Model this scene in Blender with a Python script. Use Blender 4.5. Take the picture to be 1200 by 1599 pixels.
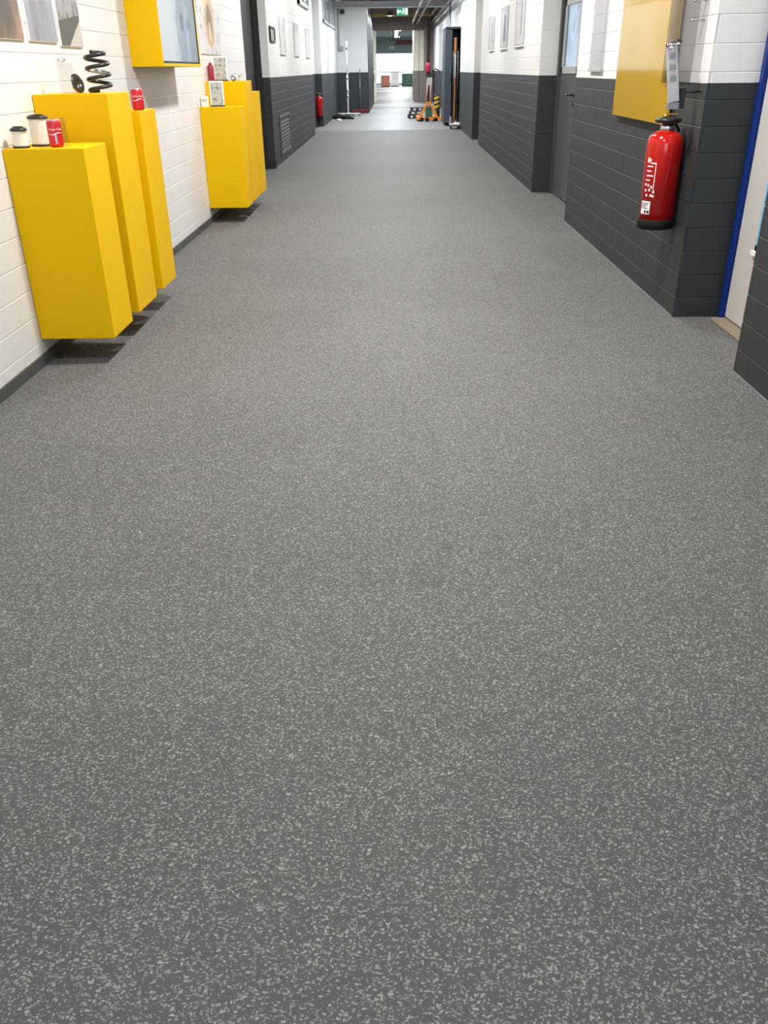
import bpy, bmesh, math, random
from math import sin, cos, pi, radians, sqrt, atan2
from mathutils import Vector, Matrix

random.seed(7)
for o in list(bpy.data.objects):
    bpy.data.objects.remove(o, do_unlink=True)
SC = bpy.context.scene
COL = SC.collection

# ------------------------------------------------------------------ camera
cam_d = bpy.data.cameras.new('camera')
cam = bpy.data.objects.new('camera', cam_d)
COL.objects.link(cam)
cam_d.sensor_fit = 'HORIZONTAL'
cam_d.sensor_width = 36.0
cam_d.lens = 36.0 * 1300 / 1200
cam_d.clip_start = 0.05
cam_d.clip_end = 400
W = ((0.99986915, -0.00708829, -0.01454097),
     (0.00950588, -0.46986199, 0.88268871),
     (-0.013089, -0.88271143, -0.46973313))
cam.matrix_world = Matrix(((W[0][0], -W[0][1], -W[0][2], 0.0),
                           (W[1][0], -W[1][1], -W[1][2], 0.0),
                           (W[2][0], -W[2][1], -W[2][2], 1.5),
                           (0, 0, 0, 1)))
SC.camera = cam

# ------------------------------------------------------------------ world, exposure
world = bpy.data.worlds.new('daylight')
SC.world = world
world.use_nodes = True
bg = world.node_tree.nodes['Background']
bg.inputs[0].default_value = (0.80, 0.90, 1.0, 1)
bg.inputs[1].default_value = 2.6
SC.view_settings.view_transform = 'Standard'
SC.view_settings.look = 'None'
SC.view_settings.gamma = 1
SC.view_settings.use_curve_mapping = False
SC.view_settings.exposure = 0.78
LAMP_W = 95.0           # watts of each corridor lamp
LAMP_COL = (1.0, 0.98, 0.95)

XL, XR, CEIL, BAND = -2.05, 1.87, 4.3, 1.40
Z0, CH, BL = 0.130, 0.1475, 0.300       # first bed joint, course height, block length

# ------------------------------------------------------------------ helpers
def new_bm():
    return bmesh.new()

def add_box(bm, x0, x1, y0, y1, z0, z1, bev=0.0, seg=1):
    r = bmesh.ops.create_cube(bm, size=1.0)
    vs = r['verts']
    sx, sy, sz = x1 - x0, y1 - y0, z1 - z0
    for v in vs:
        v.co = Vector((x0 + (v.co.x + .5) * sx, y0 + (v.co.y + .5) * sy, z0 + (v.co.z + .5) * sz))
    if bev > 0:
        es = set()
        for v in vs:
            for e in v.link_edges:
                es.add(e)
        bmesh.ops.bevel(bm, geom=list(es), offset=bev, segments=seg, affect='EDGES', profile=0.5)

def add_tube(bm, p0, p1, r0, r1=None, n=12, cap=True):
    r1 = r0 if r1 is None else r1
    p0, p1 = Vector(p0), Vector(p1)
    d = (p1 - p0).normalized()
    a = d.orthogonal().normalized()
    b = d.cross(a)
    A, B = [], []
    for i in range(n):
        t = 2 * pi * i / n
        u = a * cos(t) + b * sin(t)
        A.append(bm.verts.new(p0 + u * r0))
        B.append(bm.verts.new(p1 + u * r1))
    for i in range(n):
        j = (i + 1) % n
        f = bm.faces.new((A[i], A[j], B[j], B[i]))
        f.smooth = n > 6
    if cap:
        bm.faces.new(A[::-1])
        bm.faces.new(B)

def add_path(bm, pts, r, n=8, closed=False):
    pts = [Vector(p) for p in pts]
    rings = []
    m = len(pts)
    prev = None
    for i, p in enumerate(pts):
        if closed:
            d = pts[(i + 1) % m] - pts[i - 1]
        else:
            d = pts[min(i + 1, m - 1)] - pts[max(i - 1, 0)]
        d.normalize()
        if prev is None:
            a = d.orthogonal().normalized()
        else:
            a = (prev - d * prev.dot(d)).normalized()
        prev = a
        b = d.cross(a)
        rr = r(i / (m - 1)) if callable(r) else r
        rings.append([bm.verts.new(p + (a * cos(2 * pi * k / n) + b * sin(2 * pi * k / n)) * rr) for k in range(n)])
    for i in range(m if closed else m - 1):
        q = rings[(i + 1) % m]
        for k in range(n):
            f = bm.faces.new((rings[i][k], rings[i][(k + 1) % n], q[(k + 1) % n], q[k]))
            f.smooth = True
    if not closed:
        bm.faces.new(rings[0][::-1])
        bm.faces.new(rings[-1])

def add_lathe(bm, prof, cx=0, cy=0, n=28, smooth=True):
    rings = []
    for r, z in prof:
        if r < 1e-5:
            rings.append([bm.verts.new((cx, cy, z))])
        else:
            rings.append([bm.verts.new((cx + r * cos(2 * pi * k / n), cy + r * sin(2 * pi * k / n), z)) for k in range(n)])
    for a, b in zip(rings, rings[1:]):
        for k in range(n):
            j = (k + 1) % n
            if len(a) == 1 and len(b) == 1:
                continue
            if len(a) == 1:
                f = bm.faces.new((a[0], b[j], b[k]))
            elif len(b) == 1:
                f = bm.faces.new((a[k], a[j], b[0]))
            else:
                f = bm.faces.new((a[k], a[j], b[j], b[k]))
            f.smooth = smooth

def add_prism(bm, pts, axis, a, b):
    """polygon pts (2D) extruded along axis 'x','y','z' from a to b"""
    def P(p, t):
        if axis == 'y': return (p[0], t, p[1])
        if axis == 'x': return (t, p[0], p[1])
        return (p[0], p[1], t)
    A = [bm.verts.new(P(p, a)) for p in pts]
    B = [bm.verts.new(P(p, b)) for p in pts]
    n = len(pts)
    for i in range(n):
        j = (i + 1) % n
        bm.faces.new((A[i], A[j], B[j], B[i]))
    bm.faces.new(A[::-1])
    bm.faces.new(B)

def patch(bm, r, az0, az1, z0, z1, cx=0, cy=0, t=0.0008, n=6):
    """thin curved print on a cylinder"""
    rows = []
    for i in range(n + 1):
        a = az0 + (az1 - az0) * i / n
        rows.append([bm.verts.new((cx + rr * cos(a), cy + rr * sin(a), z)) for rr, z in
                     ((r, z0), (r + t, z0), (r + t, z1), (r, z1))])
    for p, q in zip(rows, rows[1:]):
        for k in range(4):
            bm.faces.new((p[k], p[(k + 1) % 4], q[(k + 1) % 4], q[k]))
    bm.faces.new(rows[0])
    bm.faces.new(rows[-1][::-1])

def finish(bm, name):
    bmesh.ops.recalc_face_normals(bm, faces=bm.faces)
    me = bpy.data.meshes.new(name)
    bm.to_mesh(me)
    bm.free()
    return me

def obj(name, bm, mat, parent=None, loc=(0, 0, 0), rot=(0, 0, 0)):
    me = finish(bm, name) if isinstance(bm, bmesh.types.BMesh) else bm
    if mat is not None and not me.materials:
        me.materials.append(mat)
    o = bpy.data.objects.new(name, me)
    COL.objects.link(o)
    o.location = loc
    o.rotation_euler = rot
    if parent is not None:
        o.parent = parent
    return o

def tag(o, label, cat, group=None):
    o['label'] = label
    o['category'] = cat
    if group:
        o['group'] = group
    return o

def thing(name, label, cat, loc=(0, 0, 0), rot=(0, 0, 0), group=None):
    o = bpy.data.objects.new(name, None)
    COL.objects.link(o)
    o.empty_display_size = 0.1
    o.location = loc
    o.rotation_euler = rot
    return tag(o, label, cat, group)

def struct(name, bm, mat, parent=None, loc=(0, 0, 0)):
    o = obj(name, bm, mat, parent, loc)
    if parent is None:
        o['kind'] = 'structure'
    return o

def copy_tree(o, parent=None):
    c = o.copy()
    COL.objects.link(c)
    if parent is not None:
        c.parent = parent
    for ch in list(o.children):
        copy_tree(ch, c)
    return c

# ------------------------------------------------------------------ materials
def srgb(r, g, b):
    def f(c):
        c /= 255.0
        return c / 12.92 if c <= 0.04045 else ((c + 0.055) / 1.055) ** 2.4
    return (f(r), f(g), f(b), 1)

class NT:
    def __init__(self, name):
        self.m = bpy.data.materials.new(name)
        self.m.use_nodes = True
        self.t = self.m.node_tree
        self.b = self.t.nodes['Principled BSDF']
        self.out = self.t.nodes['Material Output']
    def n(self, kind, **kw):
        nd = self.t.nodes.new(kind)
        for k, v in kw.items():
            setattr(nd, k, v)
        return nd
    def l(self, a, b):
        self.t.links.new(a, b)
    def math(self, op, a, b=None, clamp=False):
        nd = self.n('ShaderNodeMath', operation=op, use_clamp=clamp)
        for i, v in enumerate((a, b)):
            if v is None: continue
            if isinstance(v, (int, float)): nd.inputs[i].default_value = v
            else: self.l(v, nd.inputs[i])
        return nd.outputs[0]
    def mix(self, fac, a, b):
        nd = self.n('ShaderNodeMix', data_type='RGBA')
        for sock, v in ((nd.inputs[0], fac), (nd.inputs[6], a), (nd.inputs[7], b)):
            if isinstance(v, (int, float)): sock.default_value = v
            elif isinstance(v, tuple): sock.default_value = v
            else: self.l(v, sock)
        return nd.outputs[2]
    def ramp(self, fac, stops, interp='LINEAR'):
        nd = self.n('ShaderNodeValToRGB')
        nd.color_ramp.interpolation = interp
        e = nd.color_ramp.elements
        while len(e) < len(stops): e.new(0.5)
        for k, (p, c) in enumerate(stops):
            e[k].position = p
            e[k].color = c
        self.l(fac, nd.inputs[0])
        return nd.outputs[0]
    def noise(self, vec, scale, detail=3, rough=.5):
        nd = self.n('ShaderNodeTexNoise')
        nd.inputs['Scale'].default_value = scale
        nd.inputs['Detail'].default_value = detail
        nd.inputs['Roughness'].default_value = rough
        if vec is not None: self.l(vec, nd.inputs['Vector'])
        return nd
    def bump(self, h, strength, dist):
        nd = self.n('ShaderNodeBump')
        nd.inputs['Strength'].default_value = strength
        nd.inputs['Distance'].default_value = dist
        self.l(h, nd.inputs['Height'])
        self.l(nd.outputs[0], self.b.inputs['Normal'])
    def pos(self):
        return self.n('ShaderNodeNewGeometry').outputs['Position']
    def objco(self):
        return self.n('ShaderNodeTexCoord').outputs['Object']
    def gen(self):
        return self.n('ShaderNodeTexCoord').outputs['Generated']

def simple(name, col, rough=.5, metal=0.0, var=0.06, scale=6.0, bump=0.0, spec=0.5):
    """a plain paint, plastic or metal with a little procedural variation"""
    k = NT(name)
    co = k.objco()
    nz = k.noise(co, scale, 4)
    dark = tuple(c * (1 - var) for c in col[:3]) + (1,)
    lite = tuple(min(1, c * (1 + var)) for c in col[:3]) + (1,)
    k.l(k.mix(nz.outputs[0], dark, lite), k.b.inputs['Base Color'])
    k.b.inputs['Roughness'].default_value = rough
    k.b.inputs['Metallic'].default_value = metal
    k.b.inputs['Specular IOR Level'].default_value = spec
    if bump:
        n2 = k.noise(co, 60, 3)
        k.bump(n2.outputs[0], bump, 0.002)
    return k.m

def emit(name, col, strength):
    k = NT(name)
    k.b.inputs['Base Color'].default_value = col
    k.b.inputs['Emission Color'].default_value = col
    k.b.inputs['Emission Strength'].default_value = strength
    return k.m

def clear(name, tint, gloss=.05, rough=.08):
    k = NT(name)
    tr = k.n('ShaderNodeBsdfTransparent')
    tr.inputs[0].default_value = tint
    gl = k.n('ShaderNodeBsdfGlossy')
    gl.inputs['Roughness'].default_value = rough
    lw = k.n('ShaderNodeLayerWeight')
    lw.inputs[0].default_value = .25
    f = k.math('MULTIPLY', lw.outputs['Fresnel'], 0.14)
    f = k.math('ADD', f, gloss, True)
    ms = k.n('ShaderNodeMixShader')
    k.l(f, ms.inputs[0]); k.l(tr.outputs[0], ms.inputs[1]); k.l(gl.outputs[0], ms.inputs[2])
    k.l(ms.outputs[0], k.out.inputs[0])
    return k.m

WHITE = (0.71, 0.705, 0.695, 1)
GREY = (0.0215, 0.0255, 0.0270, 1)

def painted(name, banded=True, white=WHITE, grey=GREY):
    k = NT(name)
    p = k.pos()
    nz = k.noise(p, 2.2, 4)
    wv = k.mix(nz.outputs[0], tuple(c * .95 for c in white[:3]) + (1,), tuple(min(1, c * 1.04) for c in white[:3]) + (1,))
    if banded:
        gv = k.mix(nz.outputs[0], tuple(c * .88 for c in grey[:3]) + (1,), tuple(c * 1.12 for c in grey[:3]) + (1,))
        sep = k.n('ShaderNodeSeparateXYZ'); k.l(p, sep.inputs[0])
        ed = k.noise(p, 14, 2)
        zz = k.math('ADD', sep.outputs[2], k.math('MULTIPLY', k.math('SUBTRACT', ed.outputs[0], .5), .006))
        m = k.math('GREATER_THAN', zz, BAND)
        col = k.mix(m, gv, wv)
        k.l(k.math('ADD', k.math('MULTIPLY', m, -.04), .58), k.b.inputs['Roughness'])
    else:
        col = wv
        k.b.inputs['Roughness'].default_value = .5
    k.l(col, k.b.inputs['Base Color'])
    b1 = k.noise(p, 45, 4, .6)
    b2 = k.noise(p, 9, 2)
    h = k.math('ADD', k.math('MULTIPLY', b1.outputs[0], .5), b2.outputs[0])
    k.bump(h, .35, .004)
    return k.m

M_white = painted('white_painted_block', False)
M_band = painted('grey_and_white_painted_block', True)
M_white_smooth = simple('white_plaster_paint', (.80, .79, .76, 1), .6)

def floor_mat():
    k = NT('speckled_rubber_floor')
    p = k.pos()
    # ragged light flecks in several directions
    wn = k.noise(p, 55, 2)
    wv = k.n('ShaderNodeVectorMath', operation='MULTIPLY_ADD')
    k.l(wn.outputs['Color'], wv.inputs[0]); wv.inputs[1].default_value = (.016, .016, 0); k.l(p, wv.inputs[2])
    def flecks(sx, sy, rot, size, keep):
        mp = k.n('ShaderNodeMapping')
        mp.inputs['Scale'].default_value = (sx, sy, 1)
        mp.inputs['Rotation'].default_value = (0, 0, rot)
        k.l(wv.outputs[0], mp.inputs['Vector'])
        vo = k.n('ShaderNodeTexVoronoi', voronoi_dimensions='2D')
        vo.inputs['Scale'].default_value = 1
        k.l(mp.outputs[0], vo.inputs['Vector'])
        d = vo.outputs['Distance']
        sc = k.n('ShaderNodeSeparateColor'); k.l(vo.outputs['Color'], sc.inputs[0])
        on = k.math('LESS_THAN', sc.outputs[0], keep)
        rad = k.math('MULTIPLY', k.math('ADD', sc.outputs[1], .45), size)
        e = k.math('MULTIPLY', k.math('SUBTRACT', rad, d), 9, True)
        br = k.math('ADD', k.math('MULTIPLY', sc.outputs[2], .65), .35)
        return k.math('MULTIPLY', k.math('MULTIPLY', e, on), br)
    a = flecks(76, 140, .25, .29, .66)
    b = flecks(140, 80, .5, .25, .50)
    c = flecks(100, 180, -.5, .30, .5)
    fl = k.math('MAXIMUM', k.math('MAXIMUM', a, b), k.math('MULTIPLY', c, .7))
    big = k.noise(p, 1.3, 3)
    tint = k.noise(p, 5, 2)
    base = k.mix(big.outputs[0], (.086, .087, .086, 1), (.104, .104, .102, 1))
    base = k.mix(k.math('MULTIPLY', tint.outputs[0], .35), base, (.104, .093, .087, 1))
    fcol = k.mix(tint.outputs[0], (.305, .318, .308, 1), (.332, .312, .302, 1))
    col = k.mix(fl, base, fcol)
    # each tile a shade of its own
    oi = k.n('ShaderNodeObjectInfo')
    sh = k.math('ADD', k.math('MULTIPLY', oi.outputs['Random'], .07), .965)
    hsv = k.n('ShaderNodeHueSaturation')
    k.l(col, hsv.inputs['Color']); k.l(sh, hsv.inputs['Value'])
    k.l(hsv.outputs[0], k.b.inputs['Base Color'])
    k.b.inputs['Roughness'].default_value = .66
    k.b.inputs['Specular IOR Level'].default_value = .11
    h = k.noise(p, 220, 3)
    k.bump(h.outputs[0], .12, .001)
    return k.m
M_floor = floor_mat()

M_yellow = simple('yellow_lacquer', (.76, .455, .001, 1), .48, var=.03, scale=2, spec=.1)
M_board = simple('glossy_yellow_acrylic', (.54, .33, .012, 1), .10, var=.02, spec=.5)
M_board.node_tree.nodes['Principled BSDF'].inputs['Coat Weight'].default_value = .4
M_board.node_tree.nodes['Principled BSDF'].inputs['Coat Roughness'].default_value = .02
M_base = simple('dark_grey_skirting', (.075, .076, .075, 1), .55)
M_black = simple('black_paint', (.012, .012, .013, 1), .5)
M_blackp = simple('black_plastic', (.014, .014, .015, 1), .38)
M_rubber = simple('black_rubber', (.008, .008, .008, 1), .7, spec=.25)
M_red = simple('red_gloss_enamel', (.46, .009, .006, 1), .16, var=.03)
M_can = simple('red_printed_aluminium', (.56, .016, .022, 1), .28, metal=.15, var=.05)
M_alu = simple('brushed_aluminium', (.62, .62, .62, 1), .33, metal=.9, var=.08, scale=20)
M_chrome = simple('chromed_steel', (.75, .75, .74, 1), .12, metal=1)
M_steel = simple('grey_steel', (.32, .33, .34, 1), .4, metal=.7)
M_print = simple('white_print', (.82, .80, .78, 1), .5)
M_filter = simple('pleated_filter_paper', (.80, .76, .66, 1), .8, var=.05, scale=40)
M_doorgrey = simple('dark_grey_door_paint', (.072, .078, .078, 1), .42)
M_doorframe = simple('dark_steel_door_frame', (.05, .053, .052, 1), .4)
M_cream = simple('cream_grey_door_paint', (.56, .53, .50, 1), .45)
M_blue = simple('blue_door_frame_paint', (.003, .022, .17, 1), .4, spec=.25)
M_ltblue = simple('light_blue_glazing_bead', (.22, .52, .78, 1), .35)
M_lgrey = simple('light_grey_frame_paint', (.36, .37, .36, 1), .45)
M_tan = simple('tan_threshold_strip', (.26, .21, .16, 1), .6)
M_creamframe = simple('cream_painted_timber', (.78, .73, .60, 1), .5)
M_ceil = simple('dark_ceiling_boards', (.022, .021, .020, 1), .8)
M_beamw = simple('pale_grey_steel_beam', (.58, .58, .57, 1), .5)
M_brown = simple('brown_lintel_render', (.22, .18, .15, 1), .7)
M_yelpipe = simple('dull_yellow_pipe', (.38, .26, .05, 1), .5)
M_orange = simple('orange_machine_paint', (.72, .20, .012, 1), .4)
M_navy = simple('blue_grey_steel_paint', (.046, .062, .078, 1), .45)
M_redbrown = simple('red_brown_steel', (.17, .02, .025, 1), .5)
M_teal = simple('grey_green_paint', (.22, .30, .30, 1), .6)
M_green = simple('green_machine_paint', (.02, .10, .05, 1), .5)
M_brass = simple('brass', (.70, .46, .14, 1), .3, metal=.9)
M_acry = clear('clear_acrylic', (.97, .97, .98, 1), .03)
M_acryg = clear('smoked_acrylic', (.90, .90, .91, 1), .04)
M_glass = clear('window_glass', (.86, .92, .97, 1), .08, .03)
M_lamp = emit('lamp_diffuser', (1.0, .95, .86, 1), 22)
M_signw = emit('lit_sign_white', (.80, .95, .86, 1), .9)
M_signg = emit('lit_sign_green', (.02, .32, .14, 1), .5)

# ------------------------------------------------------------------ floor and its tiles
TILE = 0.6
TX0, TY0, TROWS, TCOLS = -2.21, -0.11, 22, 7
TY1 = TY0 + TROWS * TILE
bm = new_bm()
add_box(bm, -2.6, 2.6, -6, TY1, -.30, -.0012)
add_box(bm, -2.6, 2.6, TY1, 25.4, -.30, 0)
add_box(bm, -2.6, 2.6, -6, TY0, -.003, 0)
add_box(bm, TX0 + TCOLS * TILE, 2.6, TY0, TY1, -.003, 0)
add_box(bm, -2.6, TX0, TY0, TY1, -.003, 0)
floor = struct('floor', bm, M_floor)
M_conc = simple('pale_sealed_concrete', (.20, .196, .188, 1), .50, var=.10, scale=1.5, spec=.06)
bm = new_bm()
add_box(bm, -2.6, 2.6, 25.4, 47.8, -.30, 0)
add_box(bm, -4.5, 6.0, 47.8, 112, -.30, 0)
struct('floor_far', bm, M_conc)
bm = new_bm()
g = .00015
add_box(bm, g, TILE - g, g, TILE - g, -.003, 0)
tile_me = finish(bm, 'floor_tile')
tile_me.materials.append(M_floor)
for r in range(TROWS):
    for c in range(TCOLS):
        o = bpy.data.objects.new('floor_tile', tile_me)
        COL.objects.link(o)
        o.location = (TX0 + c * TILE, TY0 + r * TILE, random.uniform(-.00005, .00004))
        o.parent = floor

# ------------------------------------------------------------------ block walls
block_cache = {}
def block_mesh(L, H, mat):
    """a painted block seen from its face: local +x along the wall, +z up, face towards -y"""
    key = (round(L, 3), round(H, 3), mat.name)
    if key in block_cache: return block_cache[key]
    bm = new_bm()
    g, c, d = .0012, .005, .0045
    # bed joints are struck deep; the perpends are almost filled with paint, so only a hairline
    rows = ((0, d, g), (0, .0020, g), (0, .0004, c * .7), (0, 0, c), (0, 0, H - c), (0, .0004, H - c * .7), (0, .0020, H - g), (0, d, H - g))
    A = [bm.verts.new((.0003, p[1], p[2])) for p in rows]
    B = [bm.verts.new((L - .0003, p[1], p[2])) for p in rows]
    for i in range(len(rows) - 1):
        bm.faces.new((A[i], B[i], B[i + 1], A[i + 1]))
    bm.faces.new(A[::-1]); bm.faces.new(B)
    me = finish(bm, 'block')
    me.materials.append(mat)
    block_cache[key] = me
    return me

def courses(ztop):
    zs = [0, Z0]
    while zs[-1] < ztop - .01:
        zs.append(min(ztop, zs[-1] + CH))
    return zs

def block_wall(parent, origin, along, normal, length, ztop, mat, ustart=0.0, zlim=None, joined=False, phase=0.0):
    """lay running-bond blocks on a plane: origin at u=0,z=0; along = unit vector of u; normal = towards the room"""
    along, normal = Vector(along), Vector(normal)
    rot = Matrix((( along.x, -normal.x, 0), (along.y, -normal.y, 0), (0, 0, 1))).to_euler()
    R = rot.to_matrix()
    origin = Vector(origin)
    zs = courses(zlim or ztop)
    jb = new_bm() if joined else None
    n = 0
    for k, (a, b) in enumerate(zip(zs, zs[1:])):
        if b - a < .03: continue
        off = (k % 2) * BL / 2 + phase
        u = -off % BL - BL
        while u < length - .001:
            u0, u1 = max(u, 0.0), min(u + BL, length)
            u += BL
            if u1 - u0 < .02: continue
            me = block_mesh(u1 - u0, b - a, mat)
            loc = origin + along * u0 + Vector((0, 0, a)) + normal * random.uniform(-.0005, .0004)
            if joined:
                t = Matrix.Translation(loc) @ R.to_4x4()
                tmp = bm_from(me); bmesh.ops.transform(tmp, matrix=t, verts=tmp.verts)
                m2 = bpy.data.meshes.new('tmp'); tmp.to_mesh(m2); tmp.free(); jb.from_mesh(m2); bpy.data.meshes.remove(m2)
            else:
                o = bpy.data.objects.new('block', me)
                COL.objects.link(o)
                o.location = loc
                o.rotation_euler = rot
                o.parent = parent
            n += 1
    if joined:
        o = obj('blockwork', jb, mat, parent)
        o['kind'] = 'stuff'
    return n

def bm_from(me):
    b = bmesh.new(); b.from_mesh(me); return b

D = .0035       # depth of the joints
# --- left wall, near: white all the way down
bm = new_bm()
add_box(bm, XL - .35, XL - D, -6, 13.08, 0, CEIL)
wl = struct('wall_left', bm, M_white)
n1 = block_wall(wl, (XL, 3.9, 0), (0, 1, 0), (1, 0, 0), 6.3, CEIL, M_white, zlim=Z0 + 13 * CH)
block_wall(wl, (XL, 10.2, 0), (0, 1, 0), (1, 0, 0), 2.88, CEIL, M_white, zlim=Z0 + 15 * CH, joined=True)
block_wall(wl, (XL, 1.2, 0), (0, 1, 0), (1, 0, 0), 2.7, CEIL, M_white, zlim=Z0 + 13 * CH, joined=True)
# end face of that wall and the black door in its recess
bm = new_bm(); add_box(bm, XL - .0, XL + .012, -6, 13.08, 0, .065, .003)
struct('baseboard_left', bm, M_base)
bm = new_bm()
add_box(bm, -2.33, -2.27, 13.08, 15.5, 0, CEIL)
d1 = struct('door_1', bm, M_black)
bm = new_bm(); add_box(bm, -2.272, -2.255, 13.14, 15.44, .02, 3.2, .004)
obj('door_leaf', bm, M_black, d1)
bm = new_bm(); add_box(bm, -2.255, -2.245, 14.27, 14.30, .02, 3.2, .002)
obj('meeting_stile', bm, M_blackp, d1)
bm = new_bm(); add_box(bm, -2.255, -2.16, 13.08, 13.14, 0, CEIL, .003); add_box(bm, -2.255, -2.16, 15.44, 15.5, 0, CEIL, .003)
obj('door_frame', bm, M_black, d1)

# --- left wall, beyond the black door
XLF = -2.035
bm = new_bm()
add_box(bm, XLF - .35, XLF - D, 15.5 + D, 23.8, 0, CEIL)
wlf = struct('wall_left_far', bm, M_band)
block_wall(wlf, (XLF, 15.5, 0), (0, 1, 0), (1, 0, 0), 8.3, CEIL, M_band, zlim=Z0 + 17 * CH, joined=True)
block_wall(wlf, (-2.26, 15.5, 0), (1, 0, 0), (0, -1, 0), .225, CEIL, M_band, zlim=Z0 + 17 * CH)
bm = new_bm(); add_box(bm, -2.26, XLF + .01, 15.488, 15.5, 0, .14, .003)
struct('baseboard_left_far', bm, M_black)
bm = new_bm()
add_box(bm, -2.6, -2.27, 23.8, 27.4, 0, CEIL)
add_box(bm, -2.6, -2.08, 27.4, 35.85, 0, CEIL)
struct('wall_left_end', bm, M_band)
# clerestory windows high up on that side
def clerestory(name, x, y0, y1, z0, z1, nm):
    bm = new_bm()
    for a, b in ((y0, y0 + .08), (y1 - .08, y1)):
        add_box(bm, x - .01, x + .05, a, b, z0, z1, .004)
    add_box(bm, x - .01, x + .05, y0, y1, z0, z0 + .08, .004)
    add_box(bm, x - .01, x + .05, y0, y1, z1 - .08, z1, .004)
    w = struct(name, bm, M_lgrey)
    step = (y1 - y0) / nm
    for i in range(nm):
        bm = new_bm(); add_box(bm, x + .001, x + .012, y0 + i * step + .09, y0 + (i + 1) * step - .01, z0 + .08, z1 - .08)
        obj('pane', bm, M_paneday, w)
    for i in range(1, nm):
        bm = new_bm(); add_box(bm, x, x + .04, y0 + i * step - .03, y0 + i * step + .03, z0, z1, .003)
        obj('mullion', bm, M_lgrey, w)
M_paneday = simple('dull_window_glass', (.22, .25, .27, 1), .12)
clerestory('window_1', XLF, 20.8, 23.1, 2.76, 3.9, 2)
clerestory('window_2', -2.08, 28.6, 34.4, 2.75, 4.0, 4)

# --- wall facing the camera at the left, and what follows it
bm = new_bm()
add_box(bm, -2.3, -.95, 35.85, 36.2, 0, 3.52)
struct('wall_middle', bm, M_band)
bm = new_bm()
add_box(bm, -1.3, -.99, 36.2, 47.7, 0, CEIL)
struct('wall_left_passage', bm, M_brown)
bm = new_bm(); add_box(bm, -.9495, -.935, 35.87, 45.9, 0, 3.3, .002)
d4 = struct('door_2', bm, M_black)
for yy in (41.6, 43.1, 44.6):
    bm = new_bm(); add_box(bm, -.936, -.931, yy, yy + .03, .02, 3.2); obj('panel_joint', bm, M_blackp, d4)
bm = new_bm(); add_tube(bm, (-.91, 45.4, 1.0), (-.91, 45.4, 1.5), .02); obj('door_handle', bm, M_alu, d4)
bm = new_bm(); add_box(bm, -2.3, 2.2, 35.35, 35.7, 3.50, 3.66, .01); 
add_box(bm, -2.3, 2.2, 35.25, 35.8, 3.48, 3.50); add_box(bm, -2.3, 2.2, 35.25, 35.8, 3.66, 3.68)
struct('trim_1', bm, M_beamw)      # pale beam across the corridor

# --- right wall: near pier, blue-framed door recess, middle pier, dark door recess, far pier
bm = new_bm()
add_box(bm, XR + D, XR + .5, -6, 4.45 - D, 0, CEIL)
wrn = struct('wall_right_near', bm, M_band)
block_wall(wrn, (XR, 4.45, 0), (0, -1, 0), (-1, 0, 0), 1.2, CEIL, M_band, zlim=Z0 + 10 * CH, phase=.12)
bm = new_bm()
add_box(bm, XR + D, XR + .5, 5.585 + D, 9.6 - D, 0, CEIL)
wrm = struct('wall_right_middle', bm, M_band)
n2 = block_wall(wrm, (XR, 9.6, 0), (0, -1, 0), (-1, 0, 0), 4.015, CEIL, M_band, zlim=Z0 + 15 * CH)
block_wall(wrm, (XR, 5.585, 0), (1, 0, 0), (0, -1, 0), .36, CEIL, M_band, zlim=Z0 + 15 * CH, phase=.13)
XRF = 1.86
bm = new_bm()
add_box(bm, XRF + D, XRF + .5, 12.0 + D, 20.0, 0, CEIL)
wrf = struct('wall_right_far', bm, M_band)
block_wall(wrf, (XRF, 20.0, 0), (0, -1, 0), (-1, 0, 0), 8.0, CEIL, M_band, zlim=Z0 + 16 * CH, joined=True)
block_wall(wrf, (XRF, 12.0, 0), (1, 0, 0), (0, -1, 0), .30, CEIL, M_band, zlim=Z0 + 16 * CH, phase=.1)
bm = new_bm()
add_box(bm, 2.10, 2.6, 20.0, 21.55, 0, CEIL)
add_box(bm, 1.85, 2.6, 21.55, 26.0, 0, CEIL)
add_box(bm, 2.02, 2.6, 26.0, 47.7, 0, CEIL)
struct('wall_right_end', bm, M_band)

# blue-framed door in the near recess
bm = new_bm()
add_box(bm, 2.23, 2.6, 4.45, 5.585, 0, CEIL)
d2 = struct('door_3', bm, M_cream)
bm = new_bm()
add_box(bm, 2.17, 2.235, 5.525, 5.58, 0.0, 2.25, .004)
add_box(bm, 2.17, 2.235, 4.46, 4.515, 0.0, 2.25, .004)
add_box(bm, 2.17, 2.235, 4.46, 5.58, 2.19, 2.25, .004)
obj('door_frame', bm, M_blue, d2)
bm = new_bm(); add_box(bm, 2.195, 2.23, 4.52, 5.52, .02, 2.19, .003)
obj('door_leaf', bm, M_cream, d2)
bm = new_bm()
add_box(bm, 2.182, 2.197, 4.66, 5.22, .50, .535, .002)
add_box(bm, 2.182, 2.197, 4.66, 5.22, 2.0, 2.035, .002)
add_box(bm, 2.182, 2.197, 5.18, 5.22, .50, 2.035, .002)
add_box(bm, 2.182, 2.197, 4.66, 4.70, .50, 2.035, .002)
obj('glazing_bead', bm, M_ltblue, d2)
bm = new_bm(); add_box(bm, 2.19, 2.1945, 4.70, 5.18, .535, 2.0); obj('pane', bm, M_glass, d2)
bm = new_bm(); add_box(bm, 2.170, 2.196, 5.16, 5.245, .47, .498, .003); obj('bead_sill', bm, M_print, d2)
bm = new_bm(); add_box(bm, 2.10, 2.23, 4.46, 5.52, 0, .012, .003)
struct('trim_2', bm, M_tan)

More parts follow.
